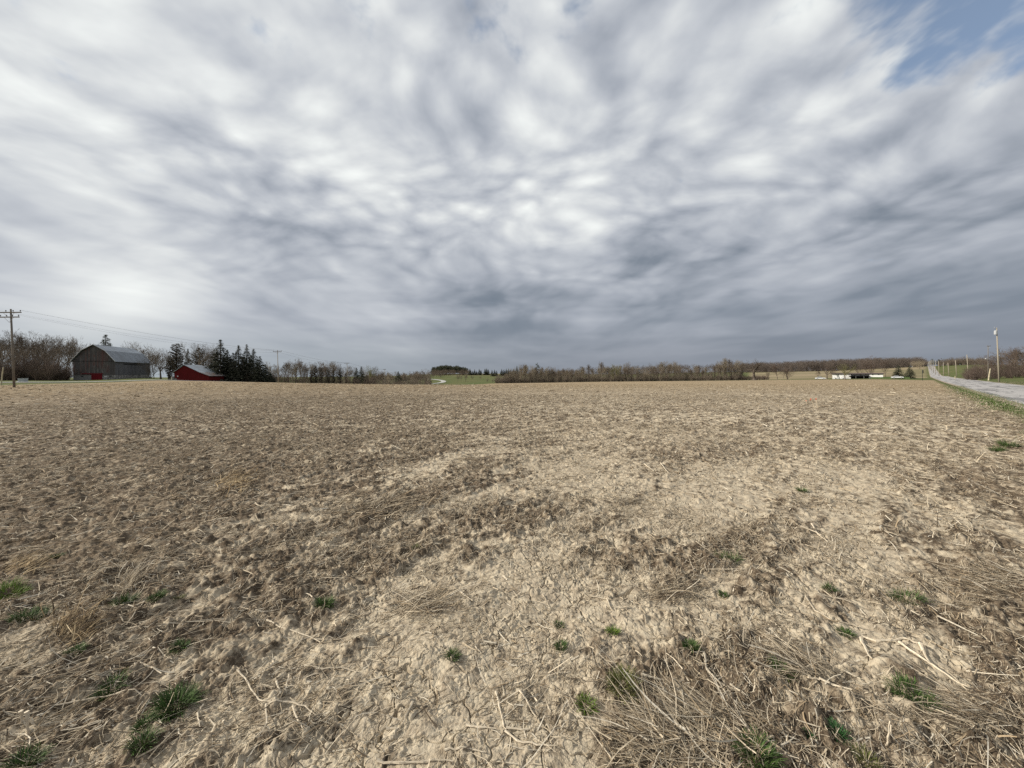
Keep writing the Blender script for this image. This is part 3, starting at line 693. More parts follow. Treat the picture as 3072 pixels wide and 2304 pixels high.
# the second road comes out of the valley in a bend
def spline(pts, n=40):
    P = [np.array(p, float) for p in pts]; P = [2*P[0]-P[1]] + P + [2*P[-1]-P[-2]]; out = []
    for i in range(1, len(P)-2):
        for q in range(n):
            t = q/n; a, b, c, d = P[i-1:i+3]; out.append(.5*((2*b) + (-a+c)*t + (2*a-5*b+4*c-d)*t*t + (-a+3*b-3*c+d)*t**3))
    return out
def pd(x, d): return ((x-1536)/FPX*d, d)
side = spline([pd(-700, 70), pd(-150, 84), pd(0, 89), pd(150, 92.5), pd(240, 98), (-98, 118), (-92, 150), (-90, 220), (-91, 320), pd(1280, 385), pd(1312, 430), pd(1330, 475), pd(1326, 520), pd(1306, 565), pd(1272, 600), pd(1180, 640)])
strip_road('side_road', side, 3.1, M_concrete, .05, 0, 4)

# ------------------------------------------------------------------ trees
M_bark = tint_mat('bark', .9, .1)
def vary(c, sc_=6): return None
def bark_mat(name, c1, c2):
    def fn(k, bs):
        oi = k.n('ShaderNodeObjectInfo').outputs['Random']
        n = k.noise(k.pos, 1.2, 4, .6)
        a = k.mix(oi, c1, c2)
        return k.mix(k.mr(n, .3, .7), a, k.mix(.35, a, (.30, .26, .21)))
    return material(name, fn, .95, .05)
M_twig = bark_mat('bare_twigs', (.105, .078, .058), (.175, .140, .105))
M_twig_red = bark_mat('reddish_twigs', (.080, .054, .044), (.125, .088, .070))
M_twig_dark = bark_mat('dark_oak_bark', (.035, .026, .020), (.05, .038, .03))
M_twig_far = bark_mat('far_twigs', (.082, .064, .057), (.115, .092, .080))
M_twig_pale = bark_mat('pale_twigs', (.19, .155, .105), (.26, .215, .15))
M_twig_green = bark_mat('budding_twigs', (.135, .135, .050), (.175, .170, .065))
M_trunk = bark_mat('tree_trunk', (.085, .070, .057), (.15, .125, .10))
M_needle = bark_mat('spruce_needles', (.010, .018, .010), (.020, .032, .016))
M_needle_brown = bark_mat('cedar_needles', (.040, .032, .018), (.060, .046, .026))
M_pine = bark_mat('pine_needles', (.020, .036, .016), (.036, .050, .024))

def prisms(S, sides=3):
    """S: (n,8) rows x0 y0 z0 r0 x1 y1 z1 r1"""
    S = np.asarray(S, float); p0 = S[:, :3]; p1 = S[:, 4:7]; d = p1 - p0; d /= np.maximum(np.linalg.norm(d, axis=1), 1e-9)[:, None]
    ref = np.where(np.abs(d[:, 2:3]) < .9, np.array([[0, 0, 1.]]), np.array([[1., 0, 0]])); a = np.cross(d, ref); a /= np.linalg.norm(a, axis=1)[:, None]; b = np.cross(d, a)
    V = []
    for p, r in ((p0, S[:, 3]), (p1, S[:, 7])):
        for j in range(sides):
            t = 6.2831853*j/sides; V.append(p + (a*math.cos(t) + b*math.sin(t))*r[:, None])
    V = np.stack(V, 1).reshape(-1, 3); base = (np.arange(len(S))*2*sides)[:, None]
    F = np.concatenate([base + np.array([[j, (j+1) % sides, sides+(j+1) % sides, sides+j]]) for j in range(sides)], 0)
    return V, F
def skel(seed, shape, fine=1.0):
    """unit-height bare tree: returns (trunk segments, crown segments)"""
    r = np.random.default_rng(seed); trunk = []; crown = []
    K = dict(  # n limbs, spread, first fork, wobble, upward pull, levels, trunk radius
        round=dict(n=9, sp=.95, fork=.22, up=.10, lv=4, r=.021, len=.42, k=(6, 6, 5)),
        oak=dict(n=8, sp=1.15, fork=.20, up=.02, lv=4, r=.034, len=.46, k=(6, 6, 4)),
        gnarl=dict(n=6, sp=1.15, fork=.16, up=.04, lv=4, r=.060, len=.50, k=(4, 3, 3)),
        vase=dict(n=9, sp=.50, fork=.12, up=.22, lv=4, r=.016, len=.62, k=(6, 6, 4)),
        tall=dict(n=13, sp=.75, fork=.30, up=.20, lv=4, r=.014, len=.27, k=(6, 5, 4)),
        multi=dict(n=11, sp=.55, fork=.02, up=.16, lv=4, r=.010, len=.66, k=(6, 5, 4)),
        shrub=dict(n=22, sp=.85, fork=.0, up=.08, lv=3, r=.012, len=.70, k=(6, 5, 3)))[shape]
    def nrm(v): return v/np.linalg.norm(v)
    def grow(p, d, L, rad, lv, store):
        ns = 4 if lv <= 1 else 3 if lv == 2 else 2; pts = [p]; wob = (.20 if shape == 'oak' else .34 if shape == 'gnarl' else .13)
        for i in range(ns):
            d = nrm(d + r.normal(0, wob, 3) + np.array([0, 0, K['up']*(.6 if lv > 1 else 1)])); pts.append(pts[-1] + d*L/ns)
            ra = rad*(1-.62*i/ns); rb = rad*(1-.62*(i+1)/ns)
            store.append([*pts[-2], ra, *pts[-1], rb])
        if lv >= K['lv']: return
        k = K['k'][lv-1]; k = max(2, int(round(k*fine*r.uniform(.8, 1.25))))
        for j in range(k):
            t = r.uniform(.28, 1.0) if j else 1.0
            f = t*ns; i = min(int(f), ns-1); q = pts[i] + (pts[i+1]-pts[i])*(f-i)
            ax = nrm(pts[i+1]-pts[i]); perp = nrm(np.cross(ax, r.normal(0, 1, 3)))
            an = r.uniform(.35, .95) if j else .25
            nd = nrm(ax*math.cos(an) + perp*math.sin(an)); 
            grow(q, nd, L*(.62 if lv < 3 else .55)*r.uniform(.7, 1.15)*(1.15-.45*t), max(rad*(1-.62*t)*.62, .0007), lv+1, crown)
    if shape in ('multi', 'shrub'):
        for i in range(K['n']):
            a = r.uniform(0, 6.28); s = r.uniform(.05, K['sp']); d = nrm(np.array([math.cos(a)*s, math.sin(a)*s, 1]))
            st = []; grow(np.array([math.cos(a)*.02, math.sin(a)*.02, 0]), d, K['len']*r.uniform(.6, 1.05), K['r']*r.uniform(.6, 1.1), 1, st)
            (trunk if i < K['n']//2 else crown).extend(st)
    else:
        H = .62 if shape == 'tall' else .45 if shape not in ('oak', 'gnarl') else .34
        pts = [np.zeros(3)]; d = np.array([0, 0, 1.])
        for i in range(6):
            d = nrm(d + r.normal(0, .07, 3) + np.array([0, 0, .1])); pts.append(pts[-1] + d*H/6)
            trunk.append([*pts[-2], K['r']*(1.25 if i == 0 else 1)*(1-.6*i/6), *pts[-1], K['r']*(1-.6*(i+1)/6)])
        for i in range(K['n']):
            t = K['fork']/H + (1-K['fork']/H)*(i/(K['n']-1))**.8; t = min(max(t, .1), 1); f = t*6; j = min(int(f), 5); q = pts[j] + (pts[j+1]-pts[j])*(f-j)
            a = i*2.4 + r.uniform(-.5, .5); s = K['sp']*(1.15-.75*t)*r.uniform(.8, 1.2) if i < K['n']-1 else .12
            grow(q, nrm(np.array([math.cos(a)*s, math.sin(a)*s, 1-.25*s])), K['len']*r.uniform(.8, 1.1)*(1 if shape != 'tall' else 1.15-.5*t), K['r']*(.62-.3*t)*(1.25 if shape == 'gnarl' else 1), 1, crown)
    T = np.array(trunk); C = np.array(crown); h = max(C[:, 6].max(), T[:, 6].max())
    s = np.array([1/h]*8); return T*s, C*s
def conifer(seed, kind):
    """unit-height conifer: trunk segments and crown mesh of drooping needle sprays"""
    r = np.random.default_rng(seed); T = [[0, 0, i/5, .017*(1-.8*i/5), 0, 0, (i+1)/5, .017*(1-.8*(i+1)/5)] for i in range(5)]
    V = []; n = 0; tri = []
    lv = dict(spruce=26, cedar=22, pine=13)[kind]; wmax = dict(spruce=.22, cedar=.17, pine=.33)[kind]; z0 = dict(spruce=.04, cedar=.03, pine=.22)[kind]
    S = []
    for i in range(lv):
        t = i/(lv-1); z = z0 + (1-z0)*t
        if kind == 'spruce': w = wmax*(1-t)**.85 + .008
        elif kind == 'cedar': w = wmax*(math.sin(math.pi*min(1, .18+.82*(1-t)))**.6)*(1-t*.45)*(1 if t < .97 else .4)
        else: w = wmax*(1-t)**.5*(.55+.45*r.random()) + .03
        nb = 9 if kind != 'pine' else 7
        for j in range(nb):
            a = r.uniform(0, 6.283); L = w*r.uniform(.72, 1.22); droop = dict(spruce=-.25, cedar=.55, pine=.12)[kind] + r.normal(0, .1)
            nn = max(5, int(L*(150 if kind != 'pine' else 95)))
            for q in range(nn):
                f = (r.random()**.6); px = math.cos(a)*L*f; py = math.sin(a)*L*f; pz = z + L*f*droop + .06*L*f*f
                sz = (.030 if kind != 'pine' else .040)*r.uniform(.6, 1.2)*(1-.4*t)
                c = np.array([px, py, pz]) + r.normal(0, .008 if kind != 'pine' else .018, 3)
                d1 = np.array([math.cos(a), math.sin(a), droop]) + r.normal(0, .55, 3); d1 *= sz/np.linalg.norm(d1)
                d2 = np.cross(d1, r.normal(0, 1, 3)); d2 *= .33*sz/max(np.linalg.norm(d2), 1e-6)
                V += [c - d1*.5 - d2, c - d1*.5 + d2, c + d1]; tri.append((n, n+1, n+2)); n += 3
            S.append([0, 0, z, .005*(1-t)+.001, math.cos(a)*L*.9, math.sin(a)*L*.9, z + L*.9*droop, .001])
    V = np.array(V); V[:, 2] = np.maximum(V[:, 2], .01); return np.array(T), (np.array(S), V, np.array(tri))
PROTO = {}
def proto(kind, v=0):
    key = (kind, v)
    if key in PROTO: return PROTO[key]
    if kind in ('spruce', 'cedar', 'pine'):
        T, (S, V, tri) = conifer(100+v*7+len(kind), kind)
        t = prisms(T, 6); b, bf = prisms(S, 3)
        PROTO[key] = ((t[0], [t[1]]), (np.concatenate([V, b]), [tri, bf + len(V)]))
    else:
        T, C = skel(200 + v*13 + len(kind)*3, kind); t = prisms(T, 6)
        c = C.copy(); c[:, 3] = np.maximum(c[:, 3], .0009); c[:, 7] = np.maximum(c[:, 7], .0007)
        cc = prisms(c, 3); PROTO[key] = ((t[0], [t[1]]), (cc[0], [cc[1]]))
    return PROTO[key]
MESHES = {}
NAMES = dict(round='bare_tree', oak='oak_tree', gnarl='oak_tree', vase='bare_tree', tall='bare_tree', multi='bare_tree', shrub='bare_shrub', spruce='spruce_tree', cedar='cedar_tree', pine='pine_tree')
CATS = dict(bare_tree='tree', oak_tree='tree', bare_shrub='shrub', spruce_tree='spruce', cedar_tree='cedar', pine_tree='pine tree')
def tree(kind, x, depth, top, label, v=0, wide=1.0, mat=None, group=None, sink=0.0, base=None, rz=None, lean=0.0):
    """x: photo column; depth in metres; top: photo row of the tree top"""
    X, Y, z = on_land(x, depth); H = EYE + (yh(x) - top)/FPX*depth - z
    mat = mat or dict(spruce=M_needle, cedar=M_needle_brown, pine=M_pine).get(kind, M_twig)
    key = (kind, v, mat.name)
    if key not in MESHES:
        (tv, tf), (cv, cf) = proto(kind, v); nm = NAMES[kind]
        a = np_mesh('trunk', tv, tf, M_trunk if kind not in ('shrub', 'gnarl') else mat); b = np_mesh('crown', cv, cf, mat); MESHES[key] = (a.data, b.data)
        bpy.data.objects.remove(a); bpy.data.objects.remove(b)
    root = empty(NAMES[kind], (X, Y, z - sink), rz if rz is not None else random.uniform(0, 6.28)); root.scale = (H*wide, H*wide, H)
    if lean: root.rotation_euler = (0, R(lean), root.rotation_euler[2])
    for nm, me in zip(('trunk', 'crown'), MESHES[key]):
        o = bpy.data.objects.new(nm, me); col.objects.link(o); o.parent = root
    tag(root, label, CATS[NAMES[kind]], group); return root
def mass(name, specs, mat, seed=1, thin=.35):
    """many far trees read as one mass: specs = list of (x, depth, height m, kind); one mesh"""
    r = np.random.default_rng(seed); base = {}
    for kd in set(s[3] for s in specs):
        base[kd] = []
        for v in range(3):
            if kd in ('pine', 'spruce', 'cedar'):
                (tv, tf), (cv, cf) = proto(kd, v); tri = cf[0]; keep = r.random(len(tri)) < .45; q = cv[tri[keep]]; mid = q.mean(1, keepdims=True); q = mid + (q-mid)*1.7
                base[kd].append((q.reshape(-1, 3), np.arange(keep.sum()*3).reshape(-1, 3)))
            else:
                T, C = skel(300+v*5, kd, .62); lev = C[:, 3]; C = C[r.random(len(C)) < thin + .0*lev]; C = np.concatenate([T, C]); C[:, 3] = np.maximum(C[:, 3], .0035); C[:, 7] = np.maximum(C[:, 7], .0028)
                V, F = prisms(C, 3); base[kd].append((V, np.concatenate([F[:, [0, 1, 2]], F[:, [0, 2, 3]]])))
    VV = []; FF = []; o = 0
    for (x, dep, h, kd) in specs:
        V, F = base[kd][r.integers(3)]; a = r.uniform(0, 6.28); X, Y, z = on_land(x, dep); w = h*r.uniform(.85, 1.25)
        P = np.stack([(V[:, 0]*math.cos(a) - V[:, 1]*math.sin(a))*w + X, (V[:, 0]*math.sin(a) + V[:, 1]*math.cos(a))*w + Y, V[:, 2]*h + z - .2], -1)
        VV.append(P); FF.append(F + o); o += len(V)
    ob = np_mesh(name, np.concatenate(VV), np.concatenate(FF), mat); tag(ob, kind='stuff'); return ob

random.seed(11)
ORD = ['leftmost', 'second', 'third', 'fourth', 'fifth', 'sixth', 'seventh', 'eighth', 'ninth', 'tenth', 'eleventh', 'twelfth', 'thirteenth', 'fourteenth', 'fifteenth', 'sixteenth', 'seventeenth', 'eighteenth', 'nineteenth', 'twentieth', 'twenty first', 'twenty second', 'twenty third', 'twenty fourth']
def number_group(group, text):
    """members that look alike are told apart by their order from the left"""
    ms = [o for o in col.objects if o.get('group') == group and o.get('category')]
    ms.sort(key=lambda o: o.location.x/o.location.y)
    for i, o in enumerate(ms): o['label'] = (ORD[i] + (' from the left' if i else '') if i < len(ms)-1 else 'rightmost') + ' of ' + text
U = random.uniform
# --- wood at the left edge
G = 'bare trees in the wood at the left edge'
for i, (x, top, d, kd, w) in enumerate([(-60,990,150,'round',1.1),(-10,1000,140,'oak',1),(12,1010,165,'tall',1.1),(38,990,150,'round',1.0),(52,984,160,'round',1.1),(78,992,150,'tall',1.2),(96,988,160,'round',1.0),
        (118,1000,150,'oak',.9),(138,998,170,'round',1.0),(158,1002,150,'vase',1.1),(172,1006,165,'round',1),(188,1012,170,'tall',1.2),(222,1004,158,'vase',.9),(206,1000,150,'round',.8),(66,1012,135,'multi',.9),(30,1030,132,'multi',1),(148,1022,135,'multi',1)]):
    lab = {9: 'dark leaning forked tree left of the grey barn', 12: 'tallest narrow bare tree just left of the grey barn', 5: 'bare tree rising beside the nearest utility pole'}.get(i, 'bare grey brown tree in the wood left of the grey barn')
    tree(kd, x, d, top, lab, i % 3, w, group=None if i in (9, 12, 5) else G)
for i, (x, top) in enumerate([(10,1075),(45,1062),(90,1050),(120,1045),(150,1052),(180,1080),(200,1092),(70,1070),(110,1066),(165,1074),(25,1085),(140,1062),(-40,1060),(-90,1050)]):
    tree('shrub', x, 126 + 3*(i % 4), top, 'dense reddish brown thicket shrub at the foot of the left wood', i % 2, 1.15, M_twig_red, 'thicket shrubs below the left wood')
mass('undergrowth', [(x, U(128, 150), U(3.5, 7), 'shrub') for x in np.arange(-120, 205, 4.5)], M_twig_red, 3, .6)
# --- behind and right of the barn
tree('spruce', 318, 185, 1006, 'dark conifer showing above the ridge of the grey barn', 0, 1.45, M_pine)
for i, (x, top, d, kd, w) in enumerate([(262,1026,190,'round',1),(290,1030,200,'round',1),(383,1019,185,'round',.9),(408,1030,200,'vase',1),(441,1028,175,'oak',.8),(462,1036,185,'vase',1),(482,1038,165,'oak',.75),(505,1046,190,'round',1),(425,1040,210,'tall',1.2),(452,1060,150,'multi',1)]):
    lab = {2: 'round topped bare tree behind the barn roof', 4: 'wide bare tree past the right end of the grey barn', 6: 'bare tree with a thick leaning trunk between the two barns'}.get(i, 'bare tree standing behind the grey barn')
    tree(kd, x, d, top, lab, i % 3, w, group=None if i in (2, 4, 6) else 'bare trees behind the grey barn')
tree('cedar', 530, 168, 1034, 'rusty brown conifer left of the red barn', 0, 1.35)
tree('cedar', 598, 185, 1046, 'rusty brown conifer tangled with bare branches above the red barn', 1, 1.2)
tree('spruce', 564, 190, 1048, 'small dark conifer top above the red barn roof', 1, .9)
tree('cedar', 510, 160, 1075, 'low brown conifer beside the rusty brown conifer', 2, 1.3)
for i, (x, top, d, kd, w, lab) in enumerate([(590,1024,175,'oak',1.0,'largest spreading bare tree above the red barn'),(632,1030,170,'vase',.9,'pale bare tree between the red barn and the dark spruces'),(612,1026,190,'round',1,'bare tree behind the largest spreading one'),(548,1044,195,'round',.9,'thin bare tree behind the rusty conifers'),(648,1034,190,'round',.9,'bare tree whose crown touches the tallest spruce')]):
    tree(kd, x, d, top, lab, i % 3, w)
for i, (x, top, w, lab) in enumerate([(662,1021,1.15,'tallest dark spruce right of the red barn'),(682,1052,1.2,'dark spruce filling in right of the tallest one'),(700,1060,1.2,'low dark spruce between two pointed ones'),(716,1038,1.0,'second pointed spruce in the dark group'),(741,1035,.9,'third pointed spruce, slender and lighter'),(761,1049,1.1,'fourth pointed spruce in the dark group'),(780,1070,1.25,'broad spruce on the right flank of the dark group'),(797,1094,1.3,'short spruce at the right foot of the dark group'),(645,1075,1.3,'short dark spruce at the left foot of the tallest one'),(730,1075,1.5,'broad dark spruce in front of the pointed ones'),(690,1072,1.5,'low broad spruce right behind the end of the red barn'),(752,1080,1.6,'low broad spruce in front of the fourth pointed one'),(812,1118,1.7,'lowest dark spruce skirt left of the second utility pole'),(708,1086,1.6,'dense low spruce at the middle foot of the dark group')]):
    tree('spruce', x, 150 + 4*(i % 3), top, lab, i % 2, w*1.35, group='dark spruces right of the red barn')
mass('undergrowth', [(x, U(150, 170), U(3, 5.5), 'shrub') for x in np.arange(600, 830, 7)], M_twig_red, 5, .6)
# --- wood between the spruces and the valley
G = 'bare trees in the wood behind the utility poles'
pale = {840, 905, 935, 1092, 1106, 1118}
for i, (x, top, d, kd) in enumerate([(806,1082,200,'round'),(822,1096,180,'multi'),(838,1090,210,'round'),(852,1084,205,'tall'),(866,1076,200,'round'),(878,1086,190,'vase'),(890,1072,205,'round'),(902,1080,210,'tall'),(914,1086,200,'vase'),(926,1084,195,'round'),
        (938,1090,215,'tall'),(955,1082,205,'round'),(966,1080,215,'vase'),(978,1086,200,'round'),(990,1081,210,'round'),(1002,1084,215,'tall'),(1012,1090,205,'vase'),(1030,1098,220,'round'),(1050,1092,230,'vase'),(1060,1096,240,'round'),
        (1094,1096,250,'vase'),(1108,1094,245,'round'),(1120,1097,255,'vase'),(1134,1110,250,'round'),(1150,1112,260,'tall'),(1165,1114,270,'round')]):
    tree(kd, x, d, top, {8: 'bare tree crowned like a vase, centre of the wood', 21: 'yellowish budding tree right of the paired spruces', 1: 'broad bare tree just left of the second utility pole'}.get(i, 'bare tree in the wood right of the spruce group'), i % 3, U(.9, 1.25), M_twig_green if i == 21 else (M_twig_pale if i % 5 == 0 else M_twig), group=None if i in (8, 21, 1) else G)
for i, (x, top, d) in enumerate([(946,1098,190),(962,1104,185),(984,1108,190),(1000,1112,185),(1020,1106,200),(1038,1120,195),(934,1110,188)]):
    tree('cedar', x, d, top, 'dark brown cedar in the wood left of the third utility pole', i % 3, 1.1, group='cedars in the wood behind the poles')
tree('spruce', 1070, 205, 1104, 'left one of the paired dark spruces right of the third pole', 0, 1.25)
tree('spruce', 1084, 200, 1101, 'right and taller one of the paired dark spruces', 1, 1.35)
tree('spruce', 1100, 205, 1126, 'low dark spruce at the foot of the paired ones', 0, 1.5)
mass('undergrowth', [(x, U(185, 215), U(4, 7), 'shrub') for x in np.arange(800, 1130, 6)], M_twig_red, 6, .6)
mass('valley_wood', [(U(1090, 1290), U(330, 430), U(9, 14) if True else 0, random.choice(['round', 'vase'])) for _ in range(120)] + [(U(1110, 1290), U(260, 330), U(4, 8), 'shrub') for _ in range(60)], M_twig, 8, .55)
tree('spruce', 1195, 330, 1115, 'small round dark conifer between the fourth and fifth poles', 1, 1.9, M_pine)
tree('cedar', 1278, 350, 1134, 'low dark conifer beside the bend of the pale road', 0, 2.0, M_needle)
tree('cedar', 1290, 352, 1138, 'lowest dark conifer at the road bend', 1, 2.2, M_needle)
tree('cedar', 1200, 300, 1142, 'dark low bush in front of the valley wood', 2, 2.2, M_needle)
for i, (x, top) in enumerate([(1232, 1112),(1247, 1110),(1262, 1112),(1276, 1104),(1290, 1106)]):
    tree('round', x, 430, top, 'bare tree on the valley side left of the road bend', i % 3, 1.1, group='bare trees left of the road bend')
# --- green hillside
pw = [(U(1297, 1402), U(880, 960), None) for _ in range(110)]
mass('pine_wood', [(x, d, (21 - 6*abs((x-1345)/57)**2)*U(.85, 1.05), 'pine') for x, d, _ in pw], M_pine, 9)
mass('hill_wood', [(U(1296, 1412), U(780, 860), U(11, 15), random.choice(['round', 'shrub'])) for _ in range(75)] + [(U(1296, 1330), U(650, 760), U(7, 11), 'round') for _ in range(24)], M_twig, 10, .5)
for i, (x, top) in enumerate([(1410,1106),(1418,1112),(1424,1108),(1430,1112),(1438,1107),(1443,1110),(1455,1106),(1460,1105),(1465,1108),(1476,1110),(1484,1109),(1490,1112),(1505,1107),(1512,1108),(1519,1106),(1526,1107),(1532,1109),(1538,1112)]):
    tree('spruce', x, 800 if x < 1470 else 720, top, 'dark spruce in the row along the top of the green hillside', i % 2, 1.6, M_pine, 'spruces along the hilltop')
for i, (x, top, d, lab) in enumerate([(1373,1121,470,'leftmost bare tree standing on the green hillside'),(1383,1124,480,'second bare tree on the green hillside, touching the leftmost'),(1397,1120,470,'third bare tree on the green hillside'),(1441,1126,500,'lone pale bare tree on the right of the hillside'),(1322,1124,600,'bare tree at the left edge of the hillside above the road'),(1416,1124,560,'small round tree in the middle of the hillside'),(1462,1132,420,'greenish shrub near the hedgerow end'),(1478,1134,400,'second greenish shrub near the hedgerow end')]):
    tree('vase' if i < 5 else 'multi', x, d, top, lab, i % 3, 1.2, M_twig_pale if i in (3, 6, 7) else M_twig)
# --- hedgerow and wood across the far side of the field
G = 'bare trees of the hedgerow across the field'
tops = [(1488,1128),(1520,1112),(1550,1098),(1565,1092),(1590,1090),(1610,1092),(1625,1096),(1660,1097),(1700,1102),(1730,1106),(1745,1097),(1765,1094),(1790,1098),(1806,1084),(1815,1094),(1835,1092),(1860,1095),(1880,1086),(1900,1090),(1925,1100),(1935,1092),(1960,1088),(1990,1084),(2020,1078),(2038,1078),(2046,1098),(2060,1100),(2080,1092),(2100,1090),(2130,1100),(2148,1082),(2160,1074),(2190,1073),(2210,1076),(2225,1082),(2240,1090)]
tx = [a for a, b in tops]; ty = [b for a, b in tops]
n = 0
for row, dd in ((0, 0), (1, 14), (2, 30)):
    for x in np.arange(1486 + row*4, 2226, 10.5 if row < 2 else 13):
        xx = x + U(-3, 3); dep = float(np.interp(xx, [1486, 1600, 1800, 2000, 2240], [205, 215, 232, 240, 243])) + dd + U(-3, 4)
        tp = float(np.interp(xx, tx, ty)) + (U(-4, 9) if row else U(2, 20)) + (9 if random.random() < .3 else 0)
        kd = random.choice(['tall', 'vase', 'round', 'vase', 'multi', 'tall'])
        mt = random.choice([M_twig, M_twig, M_twig_pale, M_twig_pale, M_twig]); 
        tree(kd, xx, dep, tp, 'bare grey brown tree in the hedgerow across the far edge of the field', n % 3, U(.7, 1.0) if kd != 'tall' else U(.8, 1.15), mt, G); n += 1
mass('undergrowth', [(x, float(np.interp(x, [1486, 1600, 1800, 2240], [202, 210, 228, 240])) + U(0, 26), U(3, 6.5), 'shrub') for x in np.arange(1486, 2236, 3.0)], M_twig, 12, .62)
mass('undergrowth', [(x, float(np.interp(x, [1486, 1600, 1800, 2240], [202, 210, 228, 240])) + U(0, 22), U(2, 4.5), 'shrub') for x in np.arange(1490, 2240, 4.2)], M_twig_red, 13, .6)
tree('vase', 1840, 228, 1088, 'yellow green budding tree in the middle of the hedgerow', 0, 1.0, M_twig_green)
tree('vase', 1852, 232, 1092, 'second yellow green budding tree in the hedgerow, the lower one', 1, 1.0, M_twig_green)
tree('tall', 1806, 226, 1083, 'tallest dark bare tree left of the budding trees', 1, 1.0)
tree('pine', 1612, 300, 1091, 'single dark evergreen crown poking out of the left hedgerow', 0, .8)
tree('spruce', 1551, 330, 1099, 'dark pointed conifer above the left end of the hedgerow', 0, 1.2, M_pine)
tree('spruce', 1541, 330, 1108, 'short dark conifer left of the pointed one above the hedgerow', 1, 1.5, M_pine)
tree('tall', 1745, 245, 1096, 'thin cross shaped dead top in the left half of the hedgerow', 2, .7)
tree('gnarl', 2263, 226, 1074, 'gnarled dark oak with thick bent limbs at the right end of the hedgerow', 1, 1.1, M_twig_dark)
mass('undergrowth', [(U(2225, 2308), U(236, 256), U(2.0, 4.2), 'shrub') for _ in range(46)], M_twig_red, 21, .6)
mass('far_wood', [(U(1560, 1740), U(340, 460), U(9, 12.5), random.choice(['round', 'tall'])) for _ in range(90)], M_twig, 14, .5)
# --- trees round the white house and the far woods
for i, (kd, x, d, top, w, lab, mt) in enumerate([
    ('round', 2332, 222, 1087, .95, 'bare tree with a straight trunk, first right of the gnarled oak', M_twig_red), ('multi', 2362, 222, 1089, .95, 'bare tree forking low, second right of the gnarled oak', M_twig_red),
    ('vase', 2303, 236, 1112, 1.2, 'low bare shrubby tree between oak and straight trunked tree', M_twig), ('oak', 2481, 212, 1082, 1.05, 'wide spreading bare oak left of the white house', M_twig_red),
    ('round', 2455, 216, 1108, .9, 'small bare tree left of the wide spreading oak', M_twig_red), ('oak', 2535, 188, 1085, 1.0, 'olive tinted tree standing in front of the white house', M_twig_green),
    ('multi', 2612, 330, 1063, 1.0, 'tall rounded many stemmed tree behind the white house', M_twig_red), ('round', 2656, 232, 1073, .95, 'bare tree right of the white house', M_twig_red), ('round', 2575, 260, 1100, 1.2, 'low bare tree behind the roof of the white house', M_twig),
    ('round', 2350, 300, 1100, 1.0, 'far bare tree behind the two right of the oak', M_twig)]):
    tree(kd, x, d, top, lab, i % 3, w, mt)
tree('spruce', 2695, 205, 1096, 'left one of two dark spruces by the road, beside a white car', 0, 1.9, M_pine)
tree('spruce', 2729, 200, 1099, 'right one of two dark spruces by the road', 1, 2.0, M_pine)
fw = []
for _ in range(560):
    x = U(2225, 2782); d = U(700, 860); tp = np.interp(x, [2225, 2300, 2450, 2600, 2700, 2760, 2782], [1087, 1084, 1077, 1072, 1069, 1068, 1078]) + U(-1, 5)
    z = float(land((x-1536)/FPX*d, d)) - EYE; fw.append((x, d, max(6, (yh(x) - tp)/FPX*d - z), random.choice(['round', 'round', 'shrub'])))
fw += [(U(2225, 2782), U(690, 740), U(5, 9), 'shrub') for _ in range(150)]
mass('far_wood', fw, M_twig_far, 15, .5)
mass('far_wood', [(U(1740, 2300), U(800, 980), U(17, 22), 'round') for _ in range(160)], M_twig_far, 16, .5)
mass('far_wood', [(U(2735, 2772), U(560, 690), U(9, 13), 'round') for _ in range(26)], M_twig_pale, 17, .5)
# right of the road
for i, (x, top, d, lab) in enumerate([(2797,1077,700,'round dark evergreen at the top of the road hill'),(2816,1078,650,'pointed dark evergreen right of the round one'),(2876,1079,620,'dark pine on the ridge right of the poles'),(2888,1080,620,'second dark pine on the ridge, touching the first'),(2900,1082,600,'low dark pine at the right of the ridge pair')]):
    tree('pine', x, d, top, lab, i % 2, 1.2, M_pine)
mass('far_wood', [(U(2815, 2960), U(590, 720), U(6, 15), random.choice(['round', 'shrub'])) for _ in range(150)], M_twig, 18, .5)
for i, (x, top, d, kd, w) in enumerate([(2945,1061,190,'oak',.9),(2925,1082,205,'multi',1.2),(2985,1062,150,'round',1.1),(3010,1050,150,'round',1),(3030,1038,160,'round',1),(3052,1030,150,'oak',.9),(3078,1032,150,'round',1),(3100,1030,150,'round',1),(3135,1020,150,'round',1),(2998,1080,128,'multi',1.1),(3022,1074,128,'multi',1.2),(3048,1070,132,'multi',1.2),(3072,1060,135,'multi',1.1),(2965,1082,170,'round',1.1),(2905,1100,230,'multi',1.3),(3040,1048,175,'tall',1.3),(2975,1074,160,'vase',1)]):
    tree(kd, x, d, top, {0: 'bare tree with bent white limbs left of the second right pole', 5: 'tall round bare tree near the right edge'}.get(i, 'bare tree in the thicket at the right edge'), i % 3, w, M_twig_red if i % 3 else M_twig, group=None if i in (0, 5) else 'bare trees in the right edge thicket')
mass('undergrowth', [(U(2900, 3160), U(118, 165), U(2.5, 6), 'shrub') for _ in range(80)], M_twig_red, 19, .65)

